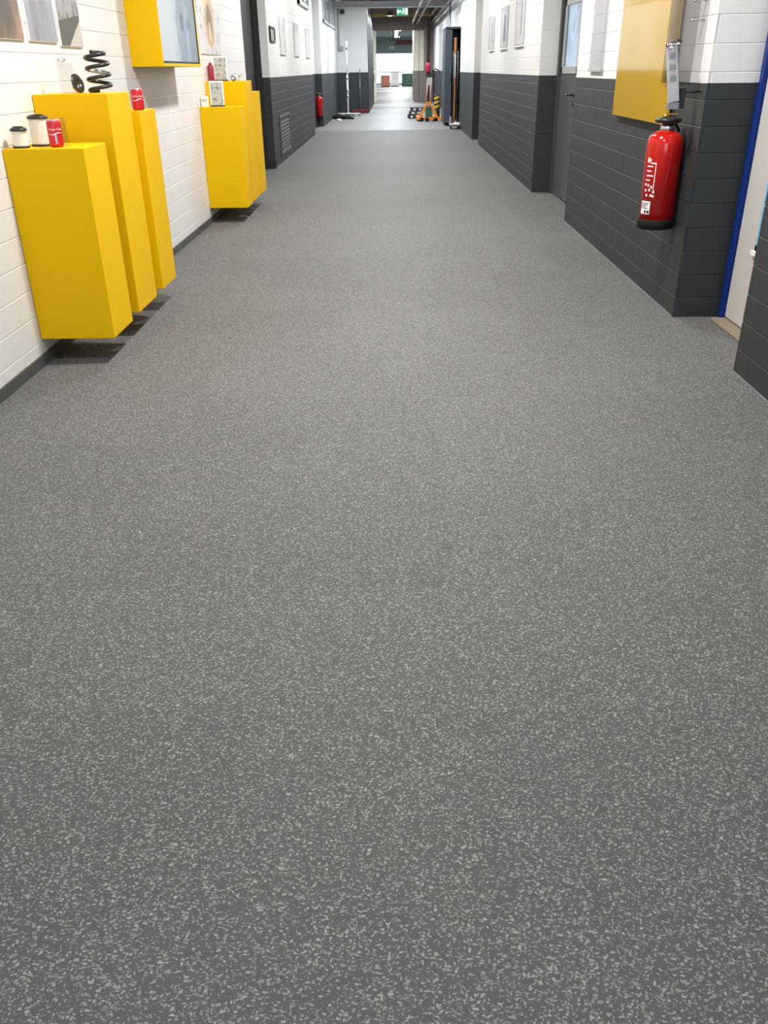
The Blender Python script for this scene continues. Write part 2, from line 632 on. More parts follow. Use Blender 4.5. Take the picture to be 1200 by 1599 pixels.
# dark door with a window in the far recess
bm = new_bm()
add_box(bm, 2.17, 2.6, 9.6, 12.0, 0, CEIL)
d3 = struct('door_4', bm, M_band)
bm = new_bm()
add_box(bm, 2.08, 2.17, 11.88, 11.99, 0, 2.6, .004)
add_box(bm, 2.08, 2.17, 10.6, 10.70, 0, 2.6, .004)
add_box(bm, 2.08, 2.17, 10.6, 11.99, 2.5, 2.6, .004)
obj('door_frame', bm, M_doorframe, d3)
bm = new_bm()
add_box(bm, 2.12, 2.16, 10.70, 11.88, .015, 1.42, .003)
add_box(bm, 2.12, 2.16, 10.70, 10.80, 1.42, 2.5, .003)
add_box(bm, 2.12, 2.16, 11.80, 11.88, 1.42, 2.5, .003)
add_box(bm, 2.12, 2.16, 10.70, 11.88, 2.22, 2.5, .003)
obj('door_leaf', bm, M_doorgrey, d3)
bm = new_bm()
add_box(bm, 2.105, 2.13, 10.80, 10.86, 1.42, 2.22, .003)
add_box(bm, 2.105, 2.13, 11.74, 11.80, 1.42, 2.22, .003)
add_box(bm, 2.105, 2.13, 10.80, 11.80, 1.42, 1.50, .003)
add_box(bm, 2.105, 2.13, 10.80, 11.80, 2.14, 2.22, .003)
obj('window_frame', bm, M_lgrey, d3)
k = NT('painted_glass_reflections')  # bright reflections on the door glass, painted as a glowing noise pattern
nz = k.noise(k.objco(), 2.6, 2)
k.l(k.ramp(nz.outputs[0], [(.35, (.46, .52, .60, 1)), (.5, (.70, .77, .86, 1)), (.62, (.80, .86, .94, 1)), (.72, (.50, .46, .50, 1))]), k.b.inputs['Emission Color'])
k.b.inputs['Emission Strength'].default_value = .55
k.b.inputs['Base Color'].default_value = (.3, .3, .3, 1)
M_reflglow = k.m
bm = new_bm(); add_box(bm, 2.150, 2.156, 10.8, 11.8, 1.45, 2.2); obj('reflection_glow_panel', bm, M_reflglow, d3)
bm = new_bm(); add_box(bm, 2.118, 2.123, 10.86, 11.74, 1.50, 2.14); obj('pane', bm, M_glass, d3)
bm = new_bm()
add_tube(bm, (2.12, 10.95, 1.20), (2.05, 10.95, 1.20), .011)
add_tube(bm, (2.05, 10.94, 1.20), (2.05, 11.10, 1.20), .011)
add_tube(bm, (2.122, 10.95, 1.20), (2.110, 10.95, 1.20), .026)
add_tube(bm, (2.122, 10.95, 1.10), (2.110, 10.95, 1.10), .026)
obj('door_handle', bm, M_blackp, d3)

M_seal = simple('grey_sealant', (.16, .165, .16, 1), .6)
# sealant line along the right-hand skirting
for nm, x, a, b in (('baseboard_right', XR, 5.6, 9.6), ('baseboard_right_far', XRF, 12.0, 20.0), ('baseboard_right_near', XR, -6, 4.44)):
    bm = new_bm(); add_box(bm, x - .010, x, a, b, 0, .006, .001)
    struct(nm, bm, M_seal)
bm = new_bm(); add_box(bm, XLF, XLF + .012, 15.5, 23.8, 0, .010, .002)
struct('baseboard_left_end', bm, M_seal)

# --- ceiling with joists
bm = new_bm(); add_box(bm, -2.7, 2.7, -6, 48.2, CEIL, CEIL + .2)
ceil = struct('ceiling', bm, M_ceil)
bm = new_bm(); add_box(bm, -.05, .05, -.10, .10, 0, .22); jm = finish(bm, 'joist'); 
bm = new_bm()
add_box(bm, -2.3, 2.3, -.07, .07, 0, .015); add_box(bm, -2.3, 2.3, -.008, .008, .015, .20); add_box(bm, -2.3, 2.3, -.07, .07, .20, .215)
jm = finish(bm, 'joist'); jm.materials.append(simple('dark_steel_joist', (.03, .03, .03, 1), .6))
for i in range(16):
    o = bpy.data.objects.new('joist', jm); COL.objects.link(o)
    o.location = (0, 1.2 + i * 3.0, CEIL - .216); o.parent = ceil

# --- lintel and cream door opening to the far hall
bm = new_bm()
add_box(bm, -1.3, 2.02, 47.5, 48.0, 3.18, CEIL)
struct('wall_back', bm, M_brown)
bm = new_bm(); add_box(bm, -.99, 2.02, 44.2, 44.45, 3.62, 3.72, .01); struct('trim_3', bm, M_yelpipe)
bm = new_bm(); add_box(bm, -.99, 2.02, 44.2, 44.5, 3.72, CEIL, .01); struct('trim_4', bm, M_brown)
bm = new_bm(); add_box(bm, -.99, -.84, 47.4, 47.75, 0, 3.18, .01)
struct('trim_5', bm, M_creamframe)
bm = new_bm(); add_box(bm, 1.58, 2.05, 47.7, 48.0, 0, CEIL); add_box(bm, 1.56, 1.7, 47.3, 47.7, 0, CEIL)
struct('wall_right_return', bm, M_brown)

# --- far hall
hw = painted('hall_wall_paint', True, (.86, .81, .66, 1), (.24, .20, .17, 1))
bm = new_bm()
add_box(bm, 1.08, 1.31, 47.8, 52.0, 0, 3.6)
add_box(bm, 1.33, 1.60, 47.72, 52.0, 0, 3.6)
add_box(bm, 1.28, 1.9, 52.0, 60.0, 0, 3.6)
struct('wall_hall_right', bm, hw)
bm = new_bm()
add_box(bm, -1.4, -.99, 48.0, 49.0, 0, 3.6)
add_box(bm, -1.75, -1.25, 49.0, 66.0, 0, 3.6)
struct('wall_hall_left', bm, simple('hall_grey_violet_paint', (.22, .21, .27, 1), .6))
bm = new_bm(); add_box(bm, -5, 6.5, 48.0, 112, 4.6, 4.8)
hc = struct('ceiling_hall', bm, M_teal)
for i, (yy, zz, m) in enumerate(((56, 4.0, M_brown), (63, 4.0, M_brown), (70, 4.0, M_teal), (78, 4.0, M_teal), (87, 4.1, M_teal))):
    bm = new_bm(); add_box(bm, -4.5, 6, yy, yy + .25, zz, zz + .22, .01); obj('roof_beam', bm, m, hc)
bm = new_bm(); add_box(bm, -4.9, -4.5, 66, 112, 0, 4.6); add_box(bm, 6.0, 6.4, 60, 112, 0, 4.6)
add_box(bm, -4.9, -1.25, 65.8, 66, 0, 4.6); add_box(bm, 1.5, 6.4, 60, 60.2, 0, 4.6)
struct('wall_hall_end', bm, M_white_smooth)
# gate opening with a glazed front at the end of the hall: open daylight beyond
bm = new_bm()
add_box(bm, -4.9, -1.9, 104, 104.3, 0, 4.6); add_box(bm, 4.2, 6.4, 104, 104.3, 0, 4.6); add_box(bm, -4.9, 6.4, 104, 104.3, 3.05, 4.6)
struct('wall_hall_far', bm, M_teal)
bm = new_bm()
for x in (-1.9, .1, 2.15, 4.12):
    add_box(bm, x, x + .08, 104, 104.15, 0, 3.05, .005)
for z in (0, 1.15, 2.97):
    add_box(bm, -1.9, 4.2, 104, 104.15, z, z + .08, .005)
w3 = struct('window_3', bm, M_lgrey)
for x in (-1.82, .18, 2.23):
    for z0, z1 in ((.08, 1.15), (1.23, 2.97)):
        bm = new_bm(); add_box(bm, x, x + 1.9, 104.06, 104.07, z0, z1); obj('pane', bm, M_glass, w3)

# ------------------------------------------------------------------ lamps along the ceiling
def lamp_parts(root):
    bm = new_bm()
    add_lathe(bm, [(0, .20), (.05, .20), (.06, .13), (.19, .05), (.20, .0), (.185, .0), (.18, .03), (0, .06)])
    obj('lamp_housing', bm, M_steel, root)
    bm = new_bm(); add_lathe(bm, [(0, .012), (.10, .008), (.178, .018), (.178, .03), (0, .04)]); obj('diffuser', bm, M_lamp, root)
    bm = new_bm(); add_tube(bm, (0, 0, .20), (0, 0, CEIL - 3.82), .012); obj('suspension_rod', bm, M_steel, root)
    ld = bpy.data.lights.new('lamp_light', 'AREA')
    ld.shape = 'DISK'; ld.size = .36; ld.energy = LAMP_W; ld.color = LAMP_COL[:3]
    lo = bpy.data.objects.new('lamp_light', ld); COL.objects.link(lo)
    lo.location = (0, 0, -.01); lo.parent = root
near_lab = 'round pendant lamp hanging from the dark ceiling over the near corridor'
LAMP_Y = (8.9, 2.3, 4.9, 13.0, 17.2, 21.5, 24.9, 28.2, 32.6, 37.6, 43.5)  # second lamp is added as fill for the plinth ends and near floor
LAMP_K = (.85, .44, 1.05, .85, .85, .85, .85, 1.1, 1.3, 1.3, 1.9)
labs = {8: 'lit round lamp at the top edge, nearest lamp above the pale beam', 9: 'lit round lamp just under the pale beam, beside the exit sign',
        10: 'small lit round lamp farthest back, below and behind the exit sign'}
lamp0 = thing('pendant_lamp', near_lab, 'lamp', (-.05, LAMP_Y[0], 3.82), group='pendant lamps along the corridor ceiling')
lamp_parts(lamp0)
for i in range(1, len(LAMP_Y)):
    l = copy_tree(lamp0)
    l.location = (-.05 if i < 7 else -.12, LAMP_Y[i], 3.82 if i < 8 else 3.60)
    for c in l.children:
        if i >= 8 and c.name.startswith('suspension_rod'):
            c.scale.z = 1.79; c.location.z = -.157             # a longer rod
        if c.type == 'LIGHT':
            c.data = c.data.copy(); c.data.energy = LAMP_W * LAMP_K[i]
            if i >= 6: c.data.color = (.88, .94, 1.0)      # lamp colour tinted cool, standing in for window daylight
    l['label'] = labs.get(i, near_lab)

# ------------------------------------------------------------------ lettering helper
def text_mesh(txt, size, depth=.0006, shear=0.0):
    cu = bpy.data.curves.new('lettering', 'FONT')
    cu.body = txt; cu.size = size; cu.extrude = depth; cu.shear = shear
    cu.align_x = 'CENTER'; cu.align_y = 'CENTER'; cu.resolution_u = 3
    o = bpy.data.objects.new('lettering', cu); COL.objects.link(o)
    bpy.context.view_layer.update()
    me = bpy.data.meshes.new_from_object(o.evaluated_get(bpy.context.evaluated_depsgraph_get()))
    bpy.data.objects.remove(o); bpy.data.curves.remove(cu)
    me.name = 'lettering'
    me.materials.clear()
    return me

def bend(me, r, az, zc, vertical=False):
    """wrap flat lettering (xy plane) round a cylinder of radius r"""
    for v in me.vertices:
        x, y, z = v.co
        if vertical: x, y = -y, x
        a = az + x / r
        v.co = ((r + z) * cos(a), (r + z) * sin(a), zc + y)
    return me

# ------------------------------------------------------------------ yellow wall plinths
def plinth(name_label, y0, y1, z0, z1, x1=-1.62):
    t = thing('wall_plinth', name_label, 'plinth', (XL, y0, z0), group='yellow plinths hung on the white wall')
    w, d, h = y1 - y0, x1 - XL, z1 - z0
    bm = new_bm()
    add_box(bm, .002, d, 0, w, .004, h, .003, 2)
    obj('casing', bm, M_yellow, t)
    bm = new_bm(); add_box(bm, .012, d - .012, .012, w - .012, 0, .0055, .001)
    obj('base_panel', bm, M_yellow, t)
    return t
plinth('nearest yellow wall plinth, low, with two white filters on top', 4.71, 5.09, .141, 1.156)
plinth('tallest near yellow plinth, carrying the black coil spring', 5.25, 5.69, .150, 1.398)
plinth('yellow plinth with one drinks can on top, below the yellow screen box', 5.87, 6.26, .155, 1.284)
plinth('low yellow plinth of the far set, holding one upright picture card', 9.75, 10.09, .155, 1.168)
plinth('tall middle yellow plinth of the far set, beside the black door', 10.20, 10.68, .165, 1.405)
plinth('last empty yellow plinth of the far set, nearest the black door', 10.80, 11.28, .165, 1.285)

# ------------------------------------------------------------------ things on the near plinths
def oil_filter(label, x, y, z, rc, rb, h, neck):
    t = thing('filter_cartridge', label, 'filter', (x, y, z), group='filters on the nearest plinth')
    bm = new_bm()
    n = 72
    prof = [rb * (1 if k % 2 else .955) for k in range(n)]
    A = [bm.verts.new((prof[k] * cos(2 * pi * k / n), prof[k] * sin(2 * pi * k / n), .008)) for k in range(n)]
    B = [bm.verts.new((v.co.x, v.co.y, h - .008)) for v in A]
    for k in range(n):
        bm.faces.new((A[k], A[(k + 1) % n], B[(k + 1) % n], B[k]))
    bm.faces.new(A[::-1]); bm.faces.new(B)
    obj('filter_paper', bm, M_filter, t)
    bm = new_bm(); add_lathe(bm, [(0, 0), (rc * .96, 0), (rc, .003), (rc, .009), (rc * .9, .011), (0, .011)]); obj('end_cap', bm, M_blackp, t)
    bm = new_bm()
    pr = [(0, h - .012), (rc, h - .012), (rc, h - .004), (rc * .82, h + .004)]
    pr += [(rc * .62, h + .004), (rc * .58, h + neck), (rc * .40, h + neck), (rc * .38, h), (0, h)]
    add_lathe(bm, pr); obj('end_cap', bm, M_blackp, t)
    return t
oil_filter('smaller white filter with black caps on the nearest plinth', -1.968, 4.775, 1.156, .043, .0365, .094, .010)
oil_filter('larger white filter with black caps, behind the smaller one', -1.905, 4.90, 1.156, .054, .0475, .146, .008)

def drinks_can(label, x, y, z, az, h=.123, r=.0375):
    t = thing('drinks_can', label, 'can', (x, y, z), group='red drinks cans on the plinths')
    bm = new_bm()
    add_lathe(bm, [(r * .74, 0), (r * .80, .002), (r * .98, .010), (r, .016), (r, h - .018), (r * .97, h - .012), (r * .84, h - .003)], n=36)
    obj('can_body', bm, M_can, t)
    bm = new_bm()
    add_lathe(bm, [(r * .845, h - .004), (r * .865, h), (r * .82, h), (r * .79, h - .005), (0, h - .005)], n=36)
    obj('can_lid', bm, M_alu, t)
    bm = new_bm(); add_box(bm, -.006, .006, -.012, .010, h - .005, h - .0035, .0005); obj('pull_tab', bm, M_alu, t)
    me = bend(text_mesh('Coca-Cola', .0165, .0004, .25), r + .0003, az, h * .66)
    obj('lettering', me, M_print, t)
    bm = new_bm()
    N = 22
    lo, hi = [], []
    for i in range(N + 1):
        a = az - 1.0 + 2.0 * i / N
        zc = h * .50 + .005 * sin((a - az) * 3.2)
        wv = .0025 * cos((a - az) * 1.4)
        lo.append(bm.verts.new(((r + .0006) * cos(a), (r + .0006) * sin(a), zc - abs(wv))))
        hi.append(bm.verts.new(((r + .0006) * cos(a), (r + .0006) * sin(a), zc + abs(wv))))
    for i in range(N):
        bm.faces.new((lo[i], lo[i + 1], hi[i + 1], hi[i]))
    obj('wave_stripe', bm, M_print, t)
    return t
c1 = drinks_can('red drinks can in a clear sleeve, beside the white filters', -1.790, 4.81, 1.156, -1.15, .132, .037)
bm = new_bm()
add_box(bm, -.045, .050, .040, .043, 0, .142, .0005); add_box(bm, .047, .050, -.03, .043, 0, .142, .0005)
obj('clear_sleeve', bm, M_acry, c1)
bm = new_bm(); patch(bm, .0376, -1.28, -1.02, .018, .062); obj('silver_panel', bm, M_alu, c1)
drinks_can('red drinks can standing alone under the yellow screen box', -1.655, 5.99, 1.284, -1.25, .125, .0385)

# black coil spring
t = tag(obj('coil_spring', new_bm(), M_blackp), 'black coil spring standing on the tallest near plinth', 'spring')
bm = new_bm()
pts = []
T, N = 4.1, 220
for i in range(N + 1):
    u = i / N
    a = 2 * pi * T * u + 2.0
    r = .062 if u < .78 else .062 - (u - .78) / .22 * .024
    zz = .011 + .19 * max(0, (u - .04)) / .84 if u < .88 else .201 + (u - .88) * .08
    pts.append((r * cos(a), r * sin(a), zz))
add_path(bm, pts, .0105, 10)
wrap = pts[96:116]
t.data = finish(bm, 'coil_spring'); t.data.materials.append(M_blackp)
t.location = (-1.712, 5.45, 1.398)
bm = new_bm(); add_path(bm, wrap, .0114, 10); obj('paint_mark', bm, simple('pale_grey_mark', (.5, .5, .5, 1), .5), t)['label'] = 'pale grey band on one coil'

# clear display stand and dark disc
t = thing('acrylic_stand', 'clear acrylic display stand with a clip, left of the coil spring', 'display stand', (-1.90, 5.42, 1.398))
bm = new_bm(); add_box(bm, -.035, .05, -.002, .002, 0, .155, .001); obj('upright_panel', bm, M_acryg, t, rot=(radians(-6), 0, 0))
bm = new_bm(); add_box(bm, -.05, .02, -.012, -.006, .13, .225, .001); obj('card_holder', bm, M_acry, t)
bm = new_bm()
for x, z in ((-.02, .17), (.0, .165), (.012, .172)):
    add_tube(bm, (x, -.03, z), (x, .0, z), .007, n=10)
obj('clip', bm, M_chrome, t)
bm = new_bm(); add_box(bm, -.04, .06, -.05, .05, 0, .004, .001); obj('foot_plate', bm, M_acry, t)
t = thing('metal_disc', 'dark metal disc with bright rim leaning by the coil spring', 'disc', (-1.805, 5.36, 1.398), rot=(0, radians(-14), radians(-22)))
t.scale = (.9, .9, .9)
bm = new_bm()
prof = [(0, -.006), (.020, -.006), (.022, -.010), (.050, -.008), (.056, -.003), (.056, .003), (.050, .008), (.022, .010), (.020, .006), (0, .006)]
add_lathe(bm, prof, n=32)
bmesh.ops.transform(bm, matrix=Matrix.Translation((0, 0, .057)) @ Matrix.Rotation(pi / 2, 4, 'Y'), verts=bm.verts)
obj('disc_body', bm, simple('dark_bronze_metal', (.040, .034, .024, 1), .3, metal=.2), t)
bm = new_bm(); add_lathe(bm, [(.0562, -.004), (.0585, -.003), (.0585, .003), (.0562, .004)], n=32)
bmesh.ops.transform(bm, matrix=Matrix.Translation((0, 0, .057)) @ Matrix.Rotation(pi / 2, 4, 'Y'), verts=bm.verts)
obj('rim', bm, M_chrome, t)

# ------------------------------------------------------------------ things on the far plinths
def picture_card(label, x, y, z, w, h, seed, tilt=-.10):
    t = thing('picture_card', label, 'card', (x, y, z), rot=(tilt, 0, .12), group='picture cards on the far plinths')
    bm = new_bm(); add_box(bm, -w / 2, w / 2, -.003, .003, 0, h, .001); obj('card', bm, M_print, t)
    k = NT('card_print_%d' % seed)
    g = k.gen()
    nz = k.noise(g, 5 + seed, 4)
    k.l(k.ramp(nz.outputs[0], [(.34, (.10, .105, .11, 1)), (.44, (.30, .31, .30, 1)), (.56, (.46, .47, .44, 1)), (.68, (.40, .34, .32, 1))]), k.b.inputs['Base Color'])
    k.b.inputs['Roughness'].default_value = .3
    bm = new_bm(); add_box(bm, -w / 2 + .012, w / 2 - .012, -.0042, -.0028, .015, h - .015); obj('print', bm, k.m, t)
    bm = new_bm(); add_prism(bm, [(0, 0), (.07, 0), (.0, h * .6)], 'x', -.004, .004); obj('easel_foot', bm, M_print, t)
    bm = new_bm(); add_box(bm, -w / 2 - .004, w / 2 + .004, -.016, .006, 0, .012, .002); obj('card_foot', bm, M_blackp, t)
    return t
picture_card('grey picture card standing on the lower far plinth', -1.875, 9.88, 1.168, .145, .245, 1)
picture_card('pale picture card beside the slim red canister', -1.905, 10.38, 1.405, .150, .245, 2)
t = thing('small_box', 'small white carton against the wall on the lower far plinth', 'box', (-2.005, 9.85, 1.168))
bm = new_bm(); add_box(bm, -.036, .036, -.03, .03, 0, .10, .002); obj('carton', bm, M_print, t)
bm = new_bm(); add_box(bm, -.025, .025, -.0315, -.030, .05, .075); obj('printed_label', bm, simple('faded_print', (.55, .45, .42, 1), .6), t)
t = thing('canister', 'slim red canister at the wall on the tall far plinth', 'canister', (-2.008, 10.36, 1.405))
bm = new_bm(); add_lathe(bm, [(0, 0), (.033, 0), (.034, .003), (.034, .145), (.030, .155), (.018, .162), (0, .162)], n=24)
obj('canister_body', bm, simple('dark_red_enamel', (.28, .02, .05, 1), .3), t)
bm = new_bm(); add_lathe(bm, [(0, .160), (.016, .160), (.016, .178), (.012, .183), (0, .183)], n=18); obj('cap', bm, simple('crimson_cap', (.33, .03, .07, 1), .4), t)
for i, (dx, dy, m, lab) in enumerate(((0, 0, M_steel, 'small steel ring fitting on the tall far plinth'), (.062, .03, M_alu, 'small pale metal valve on the tall far plinth'))):
    t = thing('metal_fitting', lab, 'fitting', (-1.765 + dx, 10.36 + dy, 1.405))
    if i == 0:
        bm = new_bm(); add_path(bm, [(.021 * cos(a * pi / 9), .004 * sin(a), .032 + .021 * sin(a * pi / 9)) for a in range(18)], .012, 8, True); obj('ring', bm, m, t)
        bm = new_bm(); add_lathe(bm, [(0, 0), (.022, 0), (.022, .006), (.010, .009), (0, .009)], n=20); obj('foot', bm, M_blackp, t)
    else:
        bm = new_bm(); add_lathe(bm, [(0, 0), (.026, 0), (.026, .007), (.009, .012), (.009, .045), (.014, .05), (.014, .062), (0, .065)], n=20); obj('valve_body', bm, m, t)
        bm = new_bm(); add_tube(bm, (0, 0, .04), (.045, 0, .068), .006, n=10); obj('spout', bm, m, t)

# ------------------------------------------------------------------ yellow screen box on the left wall
t = thing('screen_box', 'yellow wall box framing a large landscape screen', 'screen', (XL, 7.40, 1.54))
bm = new_bm()
dx, ww, hh, bz = .25, 1.43, .98, .016
add_box(bm, 0, dx, 0, bz, 0, hh, .002); add_box(bm, 0, dx, ww - bz, ww, 0, hh, .002)
add_box(bm, 0, dx, bz, ww - bz, 0, .022, .002); add_box(bm, 0, dx, bz, ww - bz, hh - .022, hh, .002)
add_box(bm, 0, .02, bz, ww - bz, .022, hh - .022)
obj('casing', bm, M_yellow, t)
bm = new_bm()
for a in ((bz, bz + .014, .022, hh - .022), (ww - bz - .014, ww - bz, .022, hh - .022), (bz + .014, ww - bz - .014, .022, .040), (bz + .014, ww - bz - .014, hh - .04, hh - .022)):
    add_box(bm, .18, dx - .004, *a, .002)
obj('bezel', bm, M_blackp, t)
k = NT('screen_picture')
g = k.gen()
sep = k.n('ShaderNodeSeparateXYZ'); k.l(g, sep.inputs[0])
mp = k.n('ShaderNodeMapping'); mp.inputs['Scale'].default_value = (1, 6, 2.2); k.l(g, mp.inputs[0])
nz = k.noise(mp.outputs[0], 2.2, 5, .6)
e = k.math('ADD', sep.outputs[1], k.math('MULTIPLY', k.math('SUBTRACT', nz.outputs[0], .5), .35))
basec = k.ramp(e, [(.30, (.50, .54, .545, 1)), (.44, (.43, .48, .49, 1)), (.52, (.20, .27, .31, 1)), (.66, (.17, .235, .28, 1)), (.72, (.30, .36, .40, 1)), (.82, (.15, .21, .25, 1)), (.95, (.19, .23, .26, 1))])
# a small dark vehicle in the middle of the picture
def spot(cy, cz, ry, rz):
    a = k.math('DIVIDE', k.math('SUBTRACT', sep.outputs[1], cy), ry); b = k.math('DIVIDE', k.math('SUBTRACT', sep.outputs[2], cz), rz)
    d = k.math('SQRT', k.math('ADD', k.math('MULTIPLY', a, a), k.math('MULTIPLY', b, b)))
    n2 = k.noise(g, 30, 2)
    d = k.math('ADD', d, k.math('MULTIPLY', k.math('SUBTRACT', n2.outputs[0], .5), .8))
    return k.math('MULTIPLY', k.math('SUBTRACT', 1.15, d), 3, True)
basec = k.mix(k.math('MULTIPLY', spot(.60, .33, .045, .08), .85), basec, (.05, .06, .12, 1))
basec = k.mix(k.math('MULTIPLY', spot(.78, .32, .06, .045), .7), basec, (.03, .10, .17, 1))
k.l(basec, k.b.inputs['Emission Color'])
k.b.inputs['Emission Strength'].default_value = .62
k.b.inputs['Base Color'].default_value = (.01, .01, .01, 1)
k.b.inputs['Roughness'].default_value = .25
bm = new_bm(); add_box(bm, dx - .03, dx - .010, bz + .012, ww - bz - .012, .036, hh - .036); obj('screen', bm, k.m, t)

# ------------------------------------------------------------------ posters on the left wall
def poster_mat(name, stops, scale, stretch, rough=.35, dist=0.0):
    k = NT(name)
    g = k.gen()
    mp = k.n('ShaderNodeMapping'); mp.inputs['Scale'].default_value = stretch; mp.inputs['Rotation'].default_value = (dist, 0, 0); k.l(g, mp.inputs[0])
    nz = k.noise(mp.outputs[0], scale, 3, .5)
    k.l(k.ramp(nz.outputs[0], stops), k.b.inputs['Base Color'])
    k.b.inputs['Roughness'].default_value = rough
    return k
def poster(label, y0, y1, z0, z1, k, border=.012):
    t = thing('poster', label, 'poster', (XL, y0, z0), group='photo posters on the left wall')
    bm = new_bm(); add_box(bm, .001, .012, 0, y1 - y0, 0, z1 - z0, .001); obj('backing_board', bm, M_print, t)
    bm = new_bm(); add_box(bm, .0122, .0136, border * .4, y1 - y0 - border, .004, z1 - z0 - .004); obj('print', bm, k, t)
    return t
k = poster_mat('brown_portrait_print', [(.35, (.085, .07, .055, 1)), (.47, (.15, .12, .09, 1)), (.55, (.30, .18, .13, 1)), (.68, (.36, .22, .18, 1))], 2.0, (1, 1.6, 1), dist=.7)
poster('brown and skin toned photo poster at the left edge', 4.55, 5.29, 1.665, 2.55, k.m, .02)
k = poster_mat('grey_blue_print', [(.35, (.19, .18, .185, 1)), (.5, (.27, .28, .33, 1)), (.62, (.31, .32, .38, 1))], 1.6, (1, 2.2, .8))
poster('plain blurred blue grey photo poster between two others', 5.36, 5.80, 1.665, 2.55, k.m, .004)
k = NT('grey_vehicle_print')
g = k.gen(); sep = k.n('ShaderNodeSeparateXYZ'); k.l(g, sep.inputs[0])
nz = k.noise(g, 7, 3)
c = k.ramp(nz.outputs[0], [(.38, (.06, .065, .07, 1)), (.44, (.26, .265, .275, 1)), (.60, (.33, .335, .345, 1))])
# dark ground below the machine, pale lower corner
lim = k.math('ADD', .15, k.math('MULTIPLY', sep.outputs[1], .05))
c = k.mix(k.math('LESS_THAN', sep.outputs[2], lim), c, (.085, .085, .075, 1))
lim2 = k.math('MULTIPLY', k.math('SUBTRACT', sep.outputs[1], .35), .26)
c = k.mix(k.math('LESS_THAN', sep.outputs[2], lim2), c, (.52, .49, .46, 1))
k.l(c, k.b.inputs['Base Color']); k.b.inputs['Roughness'].default_value = .35
poster('grey machine photo poster with pale corner, above the coil spring', 5.86, 6.26, 1.650, 2.55, k.m, .004)
k = NT('orange_car_print')
g = k.gen(); sep = k.n('ShaderNodeSeparateXYZ'); k.l(g, sep.inputs[0])
nz = k.noise(g, 9, 4)
c = k.ramp(nz.outputs[0], [(.34, (.30, .29, .36, 1)), (.44, (.62, .60, .62, 1)), (.7, (.72, .70, .70, 1))])
def ell(cy, cz, ry, rz):
    a = k.math('DIVIDE', k.math('SUBTRACT', sep.outputs[1], cy), ry); b = k.math('DIVIDE', k.math('SUBTRACT', sep.outputs[2], cz), rz)
    d = k.math('SQRT', k.math('ADD', k.math('MULTIPLY', a, a), k.math('MULTIPLY', b, b)))
    return k.math('MULTIPLY', k.math('SUBTRACT', 1.0, k.math('ADD', d, k.math('MULTIPLY', k.math('SUBTRACT', nz.outputs[0], .5), .6))), 5, True)
c = k.mix(ell(.48, .30, .26, .27), c, (.55, .36, .14, 1))
c = k.mix(ell(.30, .50, .12, .10), c, (.75, .50, .22, 1))
c = k.mix(ell(.48, .30, .13, .16), c, (.17, .09, .045, 1))
c = k.mix(ell(.48, .20, .05, .10), c, (.70, .62, .46, 1))
k.l(c, k.b.inputs['Base Color']); k.b.inputs['Roughness'].default_value = .35
poster('white poster of an orange brown car, right of the yellow screen box', 10.13, 11.30, 1.668, 2.75, k.m, .006)

# ------------------------------------------------------------------ right wall, middle pier
t = thing('wall_panel', 'glossy yellow board on the right wall above the red extinguisher', 'board', (XR, 6.20, 1.14))
bm = new_bm(); add_box(bm, -.045, -.018, 0, 1.50, 0, 1.6, .003, 2); obj('board', bm, M_board, t)
for y in (.15, 1.35):
    for z in (.12, 1.45):
        bm = new_bm(); add_tube(bm, (-.02, y, z), (0, y, z), .012); obj('spacer', bm, M_alu, t)
bm = new_bm(); add_box(bm, -.0475, -.0455, .38, .98, .78, 1.25, .001); obj('printed_sheet', bm, M_board, t)

def holder(label, x, y0, y1, z0, z1, sgn, dark=None, group='acrylic sheet holders on the walls'):
    t = thing('sheet_holder', label, 'holder', (x, y0, z0), group=group)
    w, h = y1 - y0, z1 - z0
    s = sgn
    def bx(a, b, *r): return (min(s * a, s * b), max(s * a, s * b)) + r
    bm = new_bm(); add_box(bm, *bx(.016, .020, 0, w, 0, h), .001); obj('front_sheet', bm, M_acryg if dark is None else M_acry, t)
    bm = new_bm(); add_box(bm, *bx(.0, .030, -.004, w + .004, -.018, .004), .002); obj('bottom_ledge', bm, M_lgrey if dark is None else M_print, t)
    bm = new_bm(); add_box(bm, *bx(0, .022, -.004, .002, 0, h), .001); obj('side_strip', bm, M_acryg, t)
    bm = new_bm(); add_box(bm, *bx(0, .022, w - .002, w + .004, 0, h), .001); obj('side_strip', bm, M_acryg, t)
    if dark is not None:
        bm = new_bm(); add_box(bm, *bx(.004, .010, .02, w - .02, .02, h - .02), .001); obj('white_sheet', bm, M_print, t)
        if dark > 0:
            bm = new_bm(); add_box(bm, *bx(.0102, .0115, w * .30, w * (.30 + dark), h * .18, h * .80)); obj('printed_strip', bm, M_steel, t)
    return t
holder('smoked clear sheet holder left of the yellow board on the white wall', XR, 8.40, 8.92, 1.470, 2.3, -1)
holder('nearest of three white holders right of the pillar, beside the dark door', XRF, 13.55, 14.5, 1.775, 2.55, -1, .10)
holder('middle of three white holders, with a broad dark strip', XRF, 15.5, 16.4, 1.775, 2.38, -1, .30)
holder('farthest of three white holders, next to the dark pillar', XRF, 17.5, 18.4, 1.785, 2.34, -1, .08)

